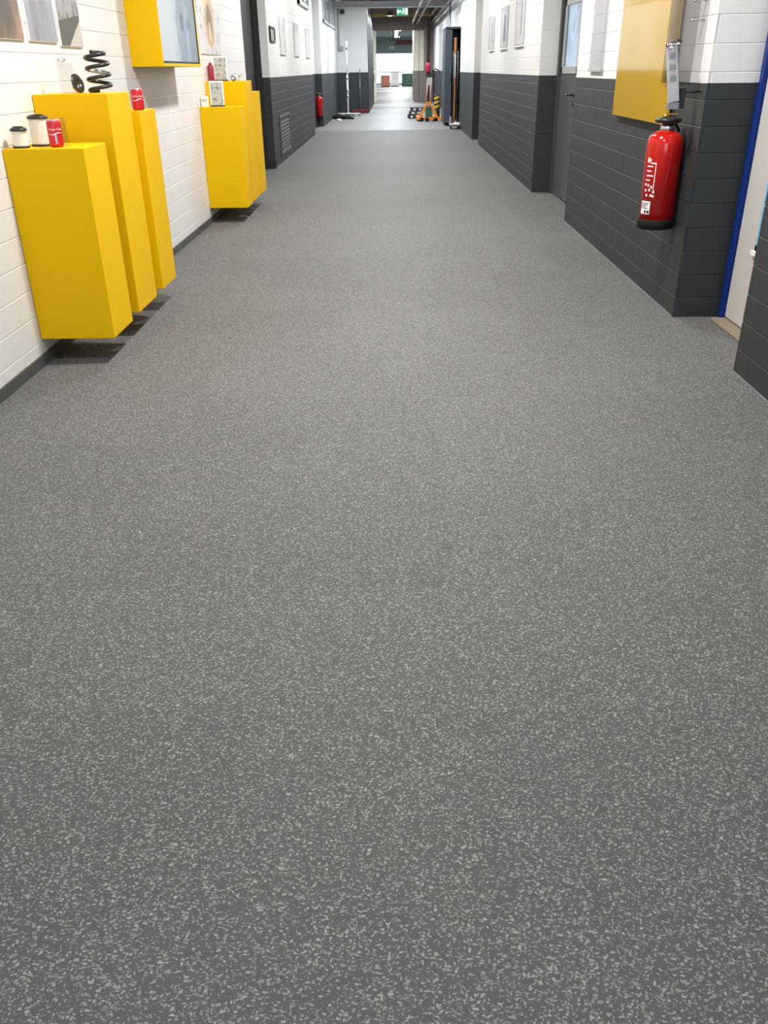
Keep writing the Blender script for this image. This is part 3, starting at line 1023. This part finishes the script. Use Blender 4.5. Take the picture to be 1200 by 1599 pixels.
# clear sheet with two bright screws beside the yellow board
t = thing('acrylic_sheet', 'smoky clear sheet with two bright screws beside the yellow board', 'sheet', (XR, 5.72, 1.395))
bm = new_bm(); add_box(bm, -.066, -.062, 0, .60, 0, 1.1, .001); obj('sheet', bm, clear('grey_acrylic', (.76, .755, .76, 1), .05), t)
for z in (.44, .34):
    bm = new_bm(); add_lathe(bm, [(0, 0), (.010, 0), (.010, .004), (.005, .008), (0, .009)], n=14)
    bmesh.ops.transform(bm, matrix=Matrix.Translation((-.066, .09, z)) @ Matrix.Rotation(-pi / 2, 4, 'Y'), verts=bm.verts)
    obj('screw', bm, M_chrome, t)
for z in (.34, .44):
    bm = new_bm(); add_tube(bm, (-.062, .09, z), (0, .09, z), .006); obj('spacer', bm, M_alu, t)

# silver slotted bar on a black bracket
t = thing('slotted_bar', 'silver slotted metal bar on a black bracket above the red extinguisher', 'bar', (1.673, 5.66, 1.293))
BX = XR - 1.673
rot = (0, radians(-10.5), 0)
w, h = .068, .325
bm = new_bm(); add_box(bm, 0, w, -.004, .004, 0, h, .002); obj('bar_plate', bm, simple('satin_silver', (.55, .54, .56, 1), .35, metal=.45), t, rot=rot)
for c0 in (.115, .175, .235):
    bm = new_bm(); add_box(bm, .016, w - .014, -.007, -.003, c0, c0 + .030, .001); obj('grip_pad', bm, M_steel, t, rot=rot)
    bm = new_bm(); add_box(bm, .020, w - .020, -.008, -.003, c0 + .036, c0 + .050, .0015); obj('bright_rib', bm, M_chrome, t, rot=rot)
bm = new_bm(); add_box(bm, w - .004, w + .002, -.002, .05, .03, h, .001); obj('side_flange', bm, M_blackp, t, rot=rot)
bm = new_bm()
add_tube(bm, (.0, -.012, h - .012), (w + .01, -.012, h - .012), .012, n=14); add_tube(bm, (.012, -.022, h - .03), (.035, -.022, h - .03), .010, n=14)
obj('pivot_bolt', bm, M_chrome, t, rot=rot)
bm = new_bm(); add_tube(bm, (.045, -.010, h - .006), (w + .018, -.010, h - .006), .014, n=14); obj('bolt_cap', bm, M_blackp, t, rot=rot)
bm = new_bm(); add_box(bm, .066, .102, .004, .05, -.03, .085, .004); add_tube(bm, (.09, .03, .06), (BX, .03, .06), .006); obj('bracket', bm, M_blackp, t)
bm = new_bm(); add_box(bm, .0, .07, -.002, .03, -.035, .004, .002); obj('lower_clamp', bm, M_steel, t)

# ------------------------------------------------------------------ fire extinguishers
def extinguisher(label, loc, rotz=0.0, detail=True):
    t = thing('fire_extinguisher', label, 'extinguisher', loc, (0, 0, rotz), group='red fire extinguishers on the walls')
    R = .108
    bm = new_bm()
    add_lathe(bm, [(0, .045), (R, .045), (R, .49), (R * .985, .512), (R * .90, .540), (R * .72, .560), (R * .42, .574), (.034, .578), (.030, .590), (0, .590)], n=40)
    obj('cylinder', bm, M_red, t)
    bm = new_bm()
    add_lathe(bm, [(0, .004), (R * .93, .0), (R * 1.03, .006), (R * 1.03, .058), (R * 1.0, .062)], n=40)
    obj('foot_ring', bm, M_rubber, t)
    bm = new_bm(); add_lathe(bm, [(.040, .574), (.044, .580), (.040, .606), (.030, .612), (.030, .626), (0, .626)], n=24); obj('valve_neck', bm, M_chrome, t)
    bm = new_bm(); add_lathe(bm, [(0, .616), (.066, .616), (.078, .624), (.080, .634), (.074, .643), (.04, .648), (0, .649)], n=32); obj('impact_knob', bm, M_blackp, t)
    bm = new_bm(); add_tube(bm, (-.02, 0, .648), (-.02, 0, .664), .013, n=14); add_box(bm, -.035, .055, -.007, .007, .658, .668, .002); obj('safety_pin', bm, M_brass, t)
    bm = new_bm()
    add_path(bm, [(.03, .03, .60), (.07, .06, .60), (.094, .075, .57), (.098, .08, .50), (.098, .08, .30), (.098, .08, .14)], .009, 10)
    add_tube(bm, (.098, .08, .17), (.098, .08, .08), .013, .010, n=12)
    obj('hose', bm, M_rubber, t)
    bm = new_bm()
    add_path(bm, [((R + .003) * cos(a), (R + .003) * sin(a), .33) for a in [2 * pi * q / 32 for q in range(32)]], .003, 6, True)
    bm2 = bm
    bm2.free()
    bm = new_bm(); add_box(bm, -.02, .02, R - .01, .16, .52, .56, .003); obj('wall_bracket', bm, M_steel, t)
    return t
e1 = extinguisher('large red fire extinguisher on the right wall, nearest, below the yellow board', (1.750, 5.86, .533), 0)
e1.scale = (1.05, 1.05, 1.04)
# printed panel on the side towards the corridor
R = .108
azc = radians(212)
bm = new_bm(); patch(bm, R + .0004, azc - .30, azc + .32, .095, .172); lab = obj('white_label', bm, M_print, e1)
bm = new_bm()
for i, z in enumerate((.160, .150, .140, .130)):
    patch(bm, R + .0013, azc - .26, azc + (.26, .18, .10, .22)[i], z - .002, z + .002)
patch(bm, R + .0013, azc - .02, azc + .10, .100, .118); patch(bm, R + .0013, azc + .16, azc + .28, .100, .118)
obj('label_print', bm, M_blackp, lab)
bm = new_bm()
def mark(a0, a1, z0, z1): patch(bm, R + .0004, azc + a0, azc + a1, z0, z1, n=3)
mark(.36, .40, .24, .395); mark(.06, .40, .390, .398)                       # angled guide line
for i, z in enumerate((.372, .345, .318, .292)): mark(-.18, (.22, .14, .28, .10)[i], z, z + .007)
mark(-.20, -.06, .396, .425); mark(-.02, .06, .400, .420)
for a, z in ((-.20, .262), (.0, .258), (.20, .250), (.36, .222), (.36, .198), (.10, .232), (-.15, .228), (.22, .200), (-.05, .200)):
    mark(a, a + .10, z, z + .014)
obj('printed_marks', bm, M_print, e1)
e2 = extinguisher('distant red fire extinguisher hanging by the left pillar', (-2.175, 27.23, .24), radians(0))

# ------------------------------------------------------------------ far left wall
t = thing('notice_frame', 'small dark framed notice high on the wall beyond the black door', 'frame', (XLF, 15.75, 1.92))
bm = new_bm()
for a in ((0, .62, 0, .03), (0, .62, .20, .23), (0, .05, .03, .20), (.57, .62, .03, .20)): add_box(bm, 0, .03, *a, .006)
obj('frame', bm, M_blackp, t)
bm = new_bm(); add_box(bm, .002, .012, .05, .57, .03, .20); obj('notice', bm, simple('grey_notice_paper', (.35, .33, .31, 1), .5, var=.4, scale=14), t)
holder('first white sheet holder beyond the small dark framed notice', XLF, 17.15, 17.95, 1.775, 2.35, 1, 0)
holder('middle white sheet holder between the dark notice and far pillar', XLF, 19.6, 20.5, 1.775, 2.36, 1, 0)
holder('white sheet holder nearest the far left pillar', XLF, 22.2, 23.1, 1.775, 2.36, 1, 0)
t = thing('vent_grille', 'grey louvred vent low on the left wall beyond the black door', 'vent', (XLF, 16.35, .13))
mg = simple('vent_grey_paint', (.060, .062, .060, 1), .5)
bm = new_bm()
for a in ((0, 1.6, 0, .05), (0, 1.6, .60, .65), (0, .06, .05, .60), (1.54, 1.6, .05, .60)): add_box(bm, 0, .018, *a, .003)
obj('vent_frame', bm, mg, t)
for i in range(9):
    bm = new_bm(); add_prism(bm, [(.002, .07 + i * .058), (.014, .055 + i * .058), (.016, .060 + i * .058), (.004, .10 + i * .058)], 'y', .06, 1.54)
    obj('slat', bm, mg, t)

# ------------------------------------------------------------------ far left corner: stand, broom, bag
def caster(parent, x, y, r=.035):
    bm = new_bm(); add_tube(bm, (x - .014, y, r), (x + .014, y, r), r, n=14); obj('wheel', bm, M_rubber, parent)
    bm = new_bm(); add_box(bm, x - .02, x + .02, y - .012, y + .012, r, r * 2 + .012, .002); obj('wheel_fork', bm, M_steel, parent)
t = thing('pole_stand', 'tall white pole on a wheeled base in the far left corner', 'stand', (-1.63, 33.4, 0))
for a, b in (((-.36, -.1), (.42, -.1)), ((0, -.4), (0, .4))):
    bm = new_bm(); add_box(bm, min(a[0], b[0]) - .02, max(a[0], b[0]) + .02, min(a[1], b[1]) - .02, max(a[1], b[1]) + .02, .082, .112, .004); obj('base_bar', bm, M_print, t)
for x, y in ((-.36, -.1), (.42, -.1), (0, -.4), (0, .4)): caster(t, x, y)
bm = new_bm(); add_tube(bm, (0, 0, .10), (0, 0, 1.35), .030); obj('pole', bm, M_print, t)
bm = new_bm(); add_tube(bm, (0, 0, 1.35), (0, 0, 2.30), .022); obj('pole', bm, M_print, t)
for z in (.62, .80, 1.35, 1.2):
    bm = new_bm(); add_tube(bm, (0, 0, z), (0, 0, z + .05), .042); add_tube(bm, (0, -.03, z + .025), (.07, -.06, z + .025), .012); obj('clamp', bm, M_steel, t)
bm = new_bm(); add_tube(bm, (0, 0, 2.12), (0, 0, 2.22), .04); obj('clamp', bm, M_steel, t)
bm = new_bm(); add_lathe(bm, [(0, 2.38), (.03, 2.37), (.04, 2.33), (.03, 2.29), (0, 2.28)], n=14); obj('top_knob', bm, M_print, t)

t = thing('floor_broom', 'wide red broom with a thin grey handle against the far wall', 'broom', (-1.28, 35.72, 0))
bm = new_bm(); add_box(bm, -.33, .33, -.07, .05, .06, .13, .012); obj('broom_head', bm, M_redbrown, t)
bm = new_bm(); add_box(bm, -.32, .32, -.06, .04, 0, .065, .006); obj('bristles', bm, simple('dark_red_bristles', (.10, .015, .018, 1), .8, var=.3, scale=60), t)
bm = new_bm(); add_tube(bm, (.0, -.02, .12), (.02, .09, 1.52), .016); obj('handle', bm, M_steel, t)

def lump(bm, c, s, seed, amp=.25):
    r = bmesh.ops.create_icosphere(bm, subdivisions=3, radius=1)
    rnd = random.Random(seed)
    ws = [(rnd.uniform(2, 5), rnd.uniform(2, 5), rnd.uniform(2, 5), rnd.uniform(0, 6)) for _ in range(5)]
    for v in r['verts']:
        p = v.co
        k = 1 + amp * sum(sin(a * p.x + d) * sin(b * p.y + d) * sin(cc * p.z + d) for a, b, cc, d in ws) / 2
        z = p.z * k
        if z < -.55: z = -.55
        v.co = Vector((c[0] + p.x * k * s[0], c[1] + p.y * k * s[1], c[2] + (z + .55) * s[2]))
    for f in bm.faces: f.smooth = True
t = thing('black_bag', 'crumpled black bag on the floor below the white pole stand', 'bag', (-1.83, 31.6, 0))
bm = new_bm(); lump(bm, (0, 0, 0), (.20, .22, .10), 3, .35); lump(bm, (.26, -.05, 0), (.20, .16, .07), 5, .35); obj('bag_body', bm, M_rubber, t)
bm = new_bm(); add_path(bm, [(.30 + .20 * cos(a), -.12 + .05 * sin(a), .09 + .05 * sin(a * 1.0)) for a in [i * pi / 10 for i in range(11)]], .014, 8); obj('strap', bm, M_blackp, t)
t = tag(obj('white_cloth', new_bm(), M_print), 'small white cloth on the floor in front of the black bag', 'cloth')
bm = new_bm(); lump(bm, (0, 0, 0), (.085, .08, .04), 9, .3); t.data = finish(bm, 'white_cloth'); t.data.materials.append(M_print); t.location = (-1.80, 30.5, 0)

# ------------------------------------------------------------------ high up at the far end
t = thing('wall_switch_box', 'small dark box with a conduit above it on the far white wall', 'box', (-2.02, 35.85, 2.12))
bm = new_bm(); add_box(bm, -.03, .16, -.07, 0, 0, .15, .008); obj('box_body', bm, M_steel, t)
bm = new_bm(); add_tube(bm, (0, -.03, .15), (0, -.03, 1.36), .018); obj('conduit', bm, M_lgrey, t)
t = thing('dome_camera', 'small black dome camera high on the far white wall', 'camera', (-1.86, 35.85, 3.40))
bm = new_bm(); add_lathe(bm, [(0, -.10), (.05, -.09), (.08, -.05), (.085, 0), (.085, .03), (0, .03)], n=20)
bmesh.ops.transform(bm, matrix=Matrix.Translation((0, -.09, 0)), verts=bm.verts); obj('dome', bm, M_blackp, t)
bm = new_bm(); add_box(bm, -.04, .04, -.12, 0, .03, .06, .004); obj('bracket', bm, M_steel, t)

t = thing('exit_sign', 'green and white running man exit sign hanging behind the pale beam', 'sign', (.16, 36.3, 3.27))
bm = new_bm(); add_box(bm, -.01, .43, 0, .06, -.01, .25, .006); obj('sign_case', bm, M_lgrey, t)
bm = new_bm(); add_box(bm, 0, .42, -.004, 0, 0, .24); obj('green_panel', bm, M_signg, t)
bm = new_bm(); add_box(bm, .02, .17, -.008, -.004, .09, .15); add_prism(bm, [(.05, .03), (.05, .21), (.0, .12)], 'y', -.008, -.004)
o = obj('arrow', bm, M_signw, t)
bm = new_bm(); add_box(bm, .31, .40, -.008, -.004, .02, .22); obj('door_pictogram', bm, M_signw, t)
bm = new_bm()
bmesh.ops.create_circle(bm, cap_ends=True, radius=.022, segments=12, matrix=Matrix.Translation((.245, -.0075, .20)) @ Matrix.Rotation(pi / 2, 4, 'X'))
for a, b, w in (((.25, .18), (.235, .11), .024), ((.235, .11), (.20, .07), .014), ((.20, .07), (.185, .03), .012), ((.235, .11), (.275, .08), .014), ((.275, .08), (.27, .03), .012), ((.245, .165), (.205, .135), .010), ((.25, .165), (.29, .15), .010)):
    d = Vector((b[0] - a[0], b[1] - a[1])).normalized(); n_ = Vector((-d.y, d.x)) * w / 2
    add_prism(bm, [(a[0] + n_.x, a[1] + n_.y), (b[0] + n_.x, b[1] + n_.y), (b[0] - n_.x, b[1] - n_.y), (a[0] - n_.x, a[1] - n_.y)], 'y', -.008, -.004)
obj('running_man', bm, M_signw, t)
for x in (.05, .37):
    bm = new_bm(); add_tube(bm, (x, .03, .25), (x, .03, CEIL - 3.27), .006, n=8); obj('hanger_rod', bm, M_steel, t)

pm = simple('pale_conduit_paint', (.42, .40, .37, 1), .5)
for x, z, r, lab in ((.95, 3.42, .035, 'pale pipe running under the dark ceiling, left of a pair'), (1.18, 3.42, .035, 'pale pipe running under the dark ceiling, right of a pair'),
                (1.80, 3.70, .05, 'thick grey pipe along the top of the right far wall'), (1.92, 3.50, .03, 'thin grey conduit high on the right far wall')):
    t = thing('ceiling_pipe', lab, 'pipe', (x, 21, z), group='pipes along the far ceiling')
    bm = new_bm(); add_tube(bm, (0, 0, 0), (0, 26, 0), r); obj('pipe', bm, pm, t)
    for y in (2.3, 5.3, 8.3, 11.3, 17.3, 20.3):
        bm = new_bm(); add_tube(bm, (0, y, 0), (0, y, CEIL - z if x < 1.7 else .3), .01, n=8); add_tube(bm, (0, y - .02, 0), (0, y + .02, 0), r + .01); obj('pipe_clip', bm, M_steel, t)

# ------------------------------------------------------------------ right far side: rack, truck, post, pallets
t = thing('steel_cabinet', 'tall blue grey open steel cabinet behind the right pillar', 'cabinet', (1.50, 27.0, 0))
for x in (0, .46):
    bm = new_bm(); add_box(bm, x, x + .03, 0, 1.7, .05, 2.50, .004); obj('side_panel', bm, M_navy, t)
bm = new_bm(); add_box(bm, .03, .46, 1.66, 1.70, .05, 2.50); obj('back_panel', bm, M_navy, t)
bm = new_bm(); add_box(bm, 0, .49, 0, 1.7, 2.47, 2.52, .004); obj('top_panel', bm, M_navy, t)
for z in (.15, .75, 1.35, 1.95):
    bm = new_bm(); add_box(bm, .03, .46, .02, 1.66, z, z + .03, .003); obj('shelf', bm, M_black, t)
bm = new_bm(); add_box(bm, -.02, .18, -.05, -.01, .10, 2.45, .004); o = obj('door', bm, M_navy, t)
bm = new_bm(); add_tube(bm, (.16, -.08, 1.15), (.16, -.08, 1.35), .012); obj('handle', bm, M_blackp, o)
t = thing('orange_post', 'upright orange and silver post standing at the open cabinet', 'post', (1.76, 26.85, 0))
bm = new_bm(); add_box(bm, -.035, .035, -.03, .03, .06, 1.25, .004); obj('lower_post', bm, simple('rusty_orange_paint', (.34, .12, .03, 1), .6, var=.3), t)
bm = new_bm(); add_box(bm, -.03, .03, -.025, .025, 1.25, 1.85, .004); obj('silver_section', bm, M_alu, t)
bm = new_bm(); add_box(bm, -.035, .035, -.03, .03, 1.85, 2.25, .004); obj('upper_post', bm, simple('orange_post_paint', (.42, .17, .06, 1), .6, var=.3), t)
bm = new_bm(); add_box(bm, -.08, .08, -.08, .08, 0, .06, .006); obj('post_foot', bm, M_black, t)
t = thing('wheeled_base', 'low white wheeled base on the floor before the right pillar', 'trolley', (1.68, 25.6, 0))
bm = new_bm(); add_box(bm, -.11, .16, -.25, .25, .10, .15, .008); obj('deck', bm, M_print, t)
bm = new_bm(); add_box(bm, -.11, -.07, -.25, .25, .15, .30, .005); obj('back_stop', bm, M_steel, t)
for x in (-.08, .13):
    for y in (-.2, .2): caster(t, x, y, .04)
for x in (-.02, .10):
    bm = new_bm(); add_tube(bm, (x, .22, .15), (x, .22, 1.9), .018); obj('upright_bar', bm, M_blackp, t)

t = thing('pallet_truck', 'orange pallet truck with a red topped mast, right of the passage', 'truck', (1.13, 29.5, 0))
for s, x in ((-1, -.31), (1, .31)):
    bm = new_bm()
    add_prism(bm, [(x - .045 * 1, .05), (x + .045, .05), (s * .03 + .03, .56), (s * .03 - .04, .56)], 'y', -.04, .04); obj('frame_leg', bm, M_orange, t)
bm = new_bm(); add_box(bm, -.36, .62, -.05, .05, .035, .12, .01); obj('base_beam', bm, M_orange, t)
bm = new_bm(); add_box(bm, -.10, .12, -.02, .12, .12, .42, .01); obj('pump_body', bm, M_green, t)
bm = new_bm(); add_lathe(bm, [(0, .40), (.05, .40), (.05, .48), (.03, .50), (0, .50)], n=16); obj('pump_cap', bm, M_chrome, t)
for x in (-.30, .18):
    bm = new_bm(); add_box(bm, x - .08, x + .08, .05, 1.25, .07, .13, .012); obj('fork', bm, M_orange, t)
for x in (-.22, .22, -.05):
    bm = new_bm(); add_tube(bm, (x - .06, -.02, .06), (x + .06, -.02, .06), .06, n=16); obj('wheel', bm, M_rubber, t)
mm = simple('worn_pink_grey_paint', (.42, .28, .24, 1), .5, var=.15)
for a, b in (((-.08, .02, .5), (-.02, .10, 1.30)), ((.05, .02, .5), (.07, .10, 1.30))):
    bm = new_bm(); add_tube(bm, a, b, .028); obj('mast_tube', bm, mm, t)
bm = new_bm(); add_box(bm, -.05, .11, .05, .13, 1.02, 1.24, .01); obj('mast_box', bm, M_lgrey, t)
bm = new_bm(); add_box(bm, -.10, .16, .04, .14, 1.28, 1.38, .012); obj('mast_head', bm, M_blackp, t)
bm = new_bm(); add_lathe(bm, [(0, 1.38), (.07, 1.38), (.075, 1.44), (.085, 1.50), (.085, 1.60), (.06, 1.65), (0, 1.66)], n=18)
bmesh.ops.transform(bm, matrix=Matrix.Translation((-.03, .09, 0)), verts=bm.verts); obj('red_cap', bm, simple('crimson_plastic', (.40, .015, .05, 1), .4), t)
bm = new_bm(); add_path(bm, [(.10, .09, 1.40), (.14, .09, 1.47), (.22, .09, 1.48), (.30, .09, 1.44), (.34, .09, 1.37)], .018, 8); obj('handle', bm, M_blackp, t)
mpal = simple('dark_weathered_timber', (.055, .050, .046, 1), .8, var=.3, scale=12)
def pallet(lab, x, y, z, rz):
    t = thing('pallet', lab, 'pallet', (x, y, z), (0, 0, rz), group='dark pallets stacked by the truck')
    for i in range(4):
        bm = new_bm(); add_box(bm, -.24, .24, -.38 + i * .2, -.23 + i * .2, .09, .11, .003); obj('deck_board', bm, mpal, t)
    for i in range(3):
        bm = new_bm(); add_box(bm, -.24 + i * .20, -.16 + i * .20, -.38, .37, .0, .09, .003); obj('bearer', bm, mpal, t)
pallet('dark pallet lowest in the stack by the orange truck', .74, 31.6, 0, .03)
pallet('dark pallet in the middle of the stack by the orange truck', .78, 31.65, .11, -.03)
pallet('dark pallet on top of the stack by the orange truck', .83, 31.7, .22, .02)
t = thing('striped_post', 'short yellow and black striped post behind the orange truck', 'post', (1.46, 30.95, 0))
mys = simple('warning_yellow', (.72, .48, .03, 1), .45)
bm = new_bm(); add_tube(bm, (0, 0, 0), (0, 0, .34), .095, n=20); obj('post_body', bm, M_black, t)
for i in range(3):
    z = .34 + i * .13
    bm = new_bm()
    n = 20
    lo = [bm.verts.new((.096 * cos(2 * pi * k / n), .096 * sin(2 * pi * k / n), z + .03 * cos(2 * pi * k / n))) for k in range(n)]
    hi = [bm.verts.new((v.co.x, v.co.y, v.co.z + .075)) for v in lo]
    for k in range(n): bm.faces.new((lo[k], lo[(k + 1) % n], hi[(k + 1) % n], hi[k]))
    bm.faces.new(lo[::-1]); bm.faces.new(hi)
    obj('yellow_stripe', bm, mys, t)
bm = new_bm(); add_lathe(bm, [(.094, .34), (.094, .70), (.08, .725), (0, .73)], n=20); obj('post_top', bm, M_black, t)
t = tag(obj('white_rag', new_bm(), M_print), 'white rag lying on the right end of the orange truck beam', 'rag')
bm = new_bm(); lump(bm, (0, 0, 0), (.09, .06, .06), 12, .5); t.data = finish(bm, 'white_rag'); t.data.materials.append(M_print); t.location = (1.72, 29.5, .125)
t = thing('wall_button_box', 'small grey button box on the far right wall above the truck', 'box', (2.02, 33.5, 1.75))
bm = new_bm(); add_box(bm, -.06, 0, -.10, .10, 0, .20, .01); obj('box_body', bm, M_steel, t)
bm = new_bm(); add_tube(bm, (-.03, 0, .20), (-.03, 0, 1.75), .025); obj('conduit', bm, M_steel, t)
bm = new_bm(); add_tube(bm, (-.06, 0, .1), (-.08, 0, .1), .03); obj('push_button', bm, M_blackp, t)

# ------------------------------------------------------------------ workshop hall behind the passage
M_tube = emit('fluorescent_tube', (1, 1, 1, 1), 9)
def hall_light(lab, x, y, z, w):   # one fitting 4.4 m long
    t = thing('tube_light', lab, 'lamp', (x, y, z), group='tube lights in the far hall')
    bm = new_bm(); add_box(bm, -.10, .10, -2.2, 2.2, .03, .09, .01); obj('fitting', bm, M_print, t)
    bm = new_bm(); add_box(bm, -.085, .085, -2.15, 2.15, 0, .03, .008); obj('tube', bm, M_tube, t)
    bm = new_bm(); add_tube(bm, (0, 0, .09), (0, 0, 4.6 - z), .012, n=8); obj('suspension_rod', bm, M_steel, t)
    ld = bpy.data.lights.new('tube_area', 'AREA'); ld.shape = 'RECTANGLE'; ld.size = .2; ld.size_y = 4.3; ld.energy = w; ld.color = (.95, .98, 1)
    lo = bpy.data.objects.new('tube_area', ld); COL.objects.link(lo); lo.location = (0, 0, -.02); lo.parent = t
hall_light('nearest of the bright tube lights seen through the cream doorway', .22, 52.5, 3.34, 90)
hall_light('second bright tube light in line behind the nearest one', .22, 57.1, 3.34, 90)
hall_light('farthest tube light of the bright line in the doorway', .22, 61.7, 3.34, 90)
hlab = 'added unseen tube light brightening the hall beyond the passage beams'  # unseen lights, added only to brighten the deep end of the hall
hall_light(hlab, .6, 72, 4.3, 480)
hall_light(hlab, .6, 82, 4.3, 480)
hall_light(hlab, .6, 94, 4.3, 480)
for lab, x, y, z in (('nearer black square hood lamp hanging in the far hall', -.02, 66, 3.08), ('lower black square hood lamp hanging in the far hall', -.10, 74, 2.84)):
    t = thing('hood_lamp', lab, 'lamp', (x, y, z), group='black hood lamps in the far hall')
    bm = new_bm(); add_prism(bm, [(-.26, 0), (.26, 0), (.16, .22), (-.16, .22)], 'y', -.26, .26); obj('hood', bm, M_blackp, t)
    bm = new_bm(); add_tube(bm, (0, 0, .26), (0, 0, 4.6 - z), .02, n=8); obj('suspension_rod', bm, M_blackp, t)
t = thing('red_crane_beam', 'dark red crane beam crossing the far hall ceiling', 'beam', (.40, 67.5, 2.98))
bm = new_bm(); add_box(bm, -.3, 1.4, -.10, .10, 0, .03); add_box(bm, -.3, 1.4, -.02, .02, .03, .27); add_box(bm, -.3, 1.4, -.10, .10, .27, .30); obj('girder', bm, M_redbrown, t)
bm = new_bm(); add_tube(bm, (.0, 0, .30), (.0, 0, 1.62), .03, n=8); add_tube(bm, (1.0, 0, .30), (1.0, 0, 1.62), .03, n=8); obj('hanger', bm, M_steel, t)

def hall_cabinet(name, lab, x, y, w, d, h, m, drawers):
    t = thing(name, lab, 'cabinet', (x, y, 0), group='cabinets at the end of the far hall')
    bm = new_bm(); add_box(bm, 0, w, 0, d, .06, h, .01); obj('carcass', bm, m, t)
    bm = new_bm(); add_box(bm, .03, w - .03, .03, d - .03, 0, .07); obj('plinth_base', bm, M_black, t)
    for i in range(drawers):
        z0 = .10 + i * (h - .14) / drawers
        bm = new_bm(); add_box(bm, .03, w - .03, -.02, .005, z0, z0 + (h - .14) / drawers - .02, .005); o = obj('drawer', bm, m, t)
        bm = new_bm(); add_box(bm, w * .3, w * .7, -.045, -.02, z0 + .08, z0 + .10, .003); obj('handle', bm, M_steel, o)
    bm = new_bm(); add_box(bm, -.02, w + .02, -.03, d + .02, h, h + .04, .006); obj('worktop', bm, M_lgrey, t)
hall_cabinet('tool_cabinet', 'orange brown cabinet at the left end of the far hall', -1.15, 88, .85, .6, .95, simple('orange_brown_paint', (.30, .10, .045, 1), .5), 3)
hall_cabinet('tool_cabinet', 'white cabinet between the orange and green ones in the hall', -.20, 90, .75, .6, 1.15, M_print, 2)
hall_cabinet('tool_cabinet', 'dark green cabinet at the end of the far hall', .85, 90, 1.1, .7, 1.05, M_green, 3)
t = thing('workbench', 'cluttered beige bench at the right side of the far hall', 'bench', (1.75, 78, 0))
bm = new_bm(); add_box(bm, 0, 1.0, 0, 2.5, .86, .92, .01); obj('bench_top', bm, M_creamframe, t)
for x in (.04, .90):
    for y in (.05, 2.38):
        bm = new_bm(); add_box(bm, x, x + .06, y, y + .06, 0, .86, .004); obj('leg', bm, M_steel, t)
for i, (lab, dx, dy, w, h, m) in enumerate((('beige carton on the bench in the far hall', .05, .3, .35, .32, simple('carton_board', (.48, .36, .24, 1), .8)), ('pale crate on the bench in the far hall', .15, 1.1, .40, .45, M_creamframe))):
    t = thing('crate', lab, 'box', (1.75 + dx, 78 + dy, .92))
    bm = new_bm(); add_box(bm, 0, w, 0, .4, 0, h, .006); obj('crate_body', bm, m, t)
    bm = new_bm(); add_box(bm, -.01, w + .01, -.01, .41, h - .06, h + .01, .004); obj('lid', bm, m, t)
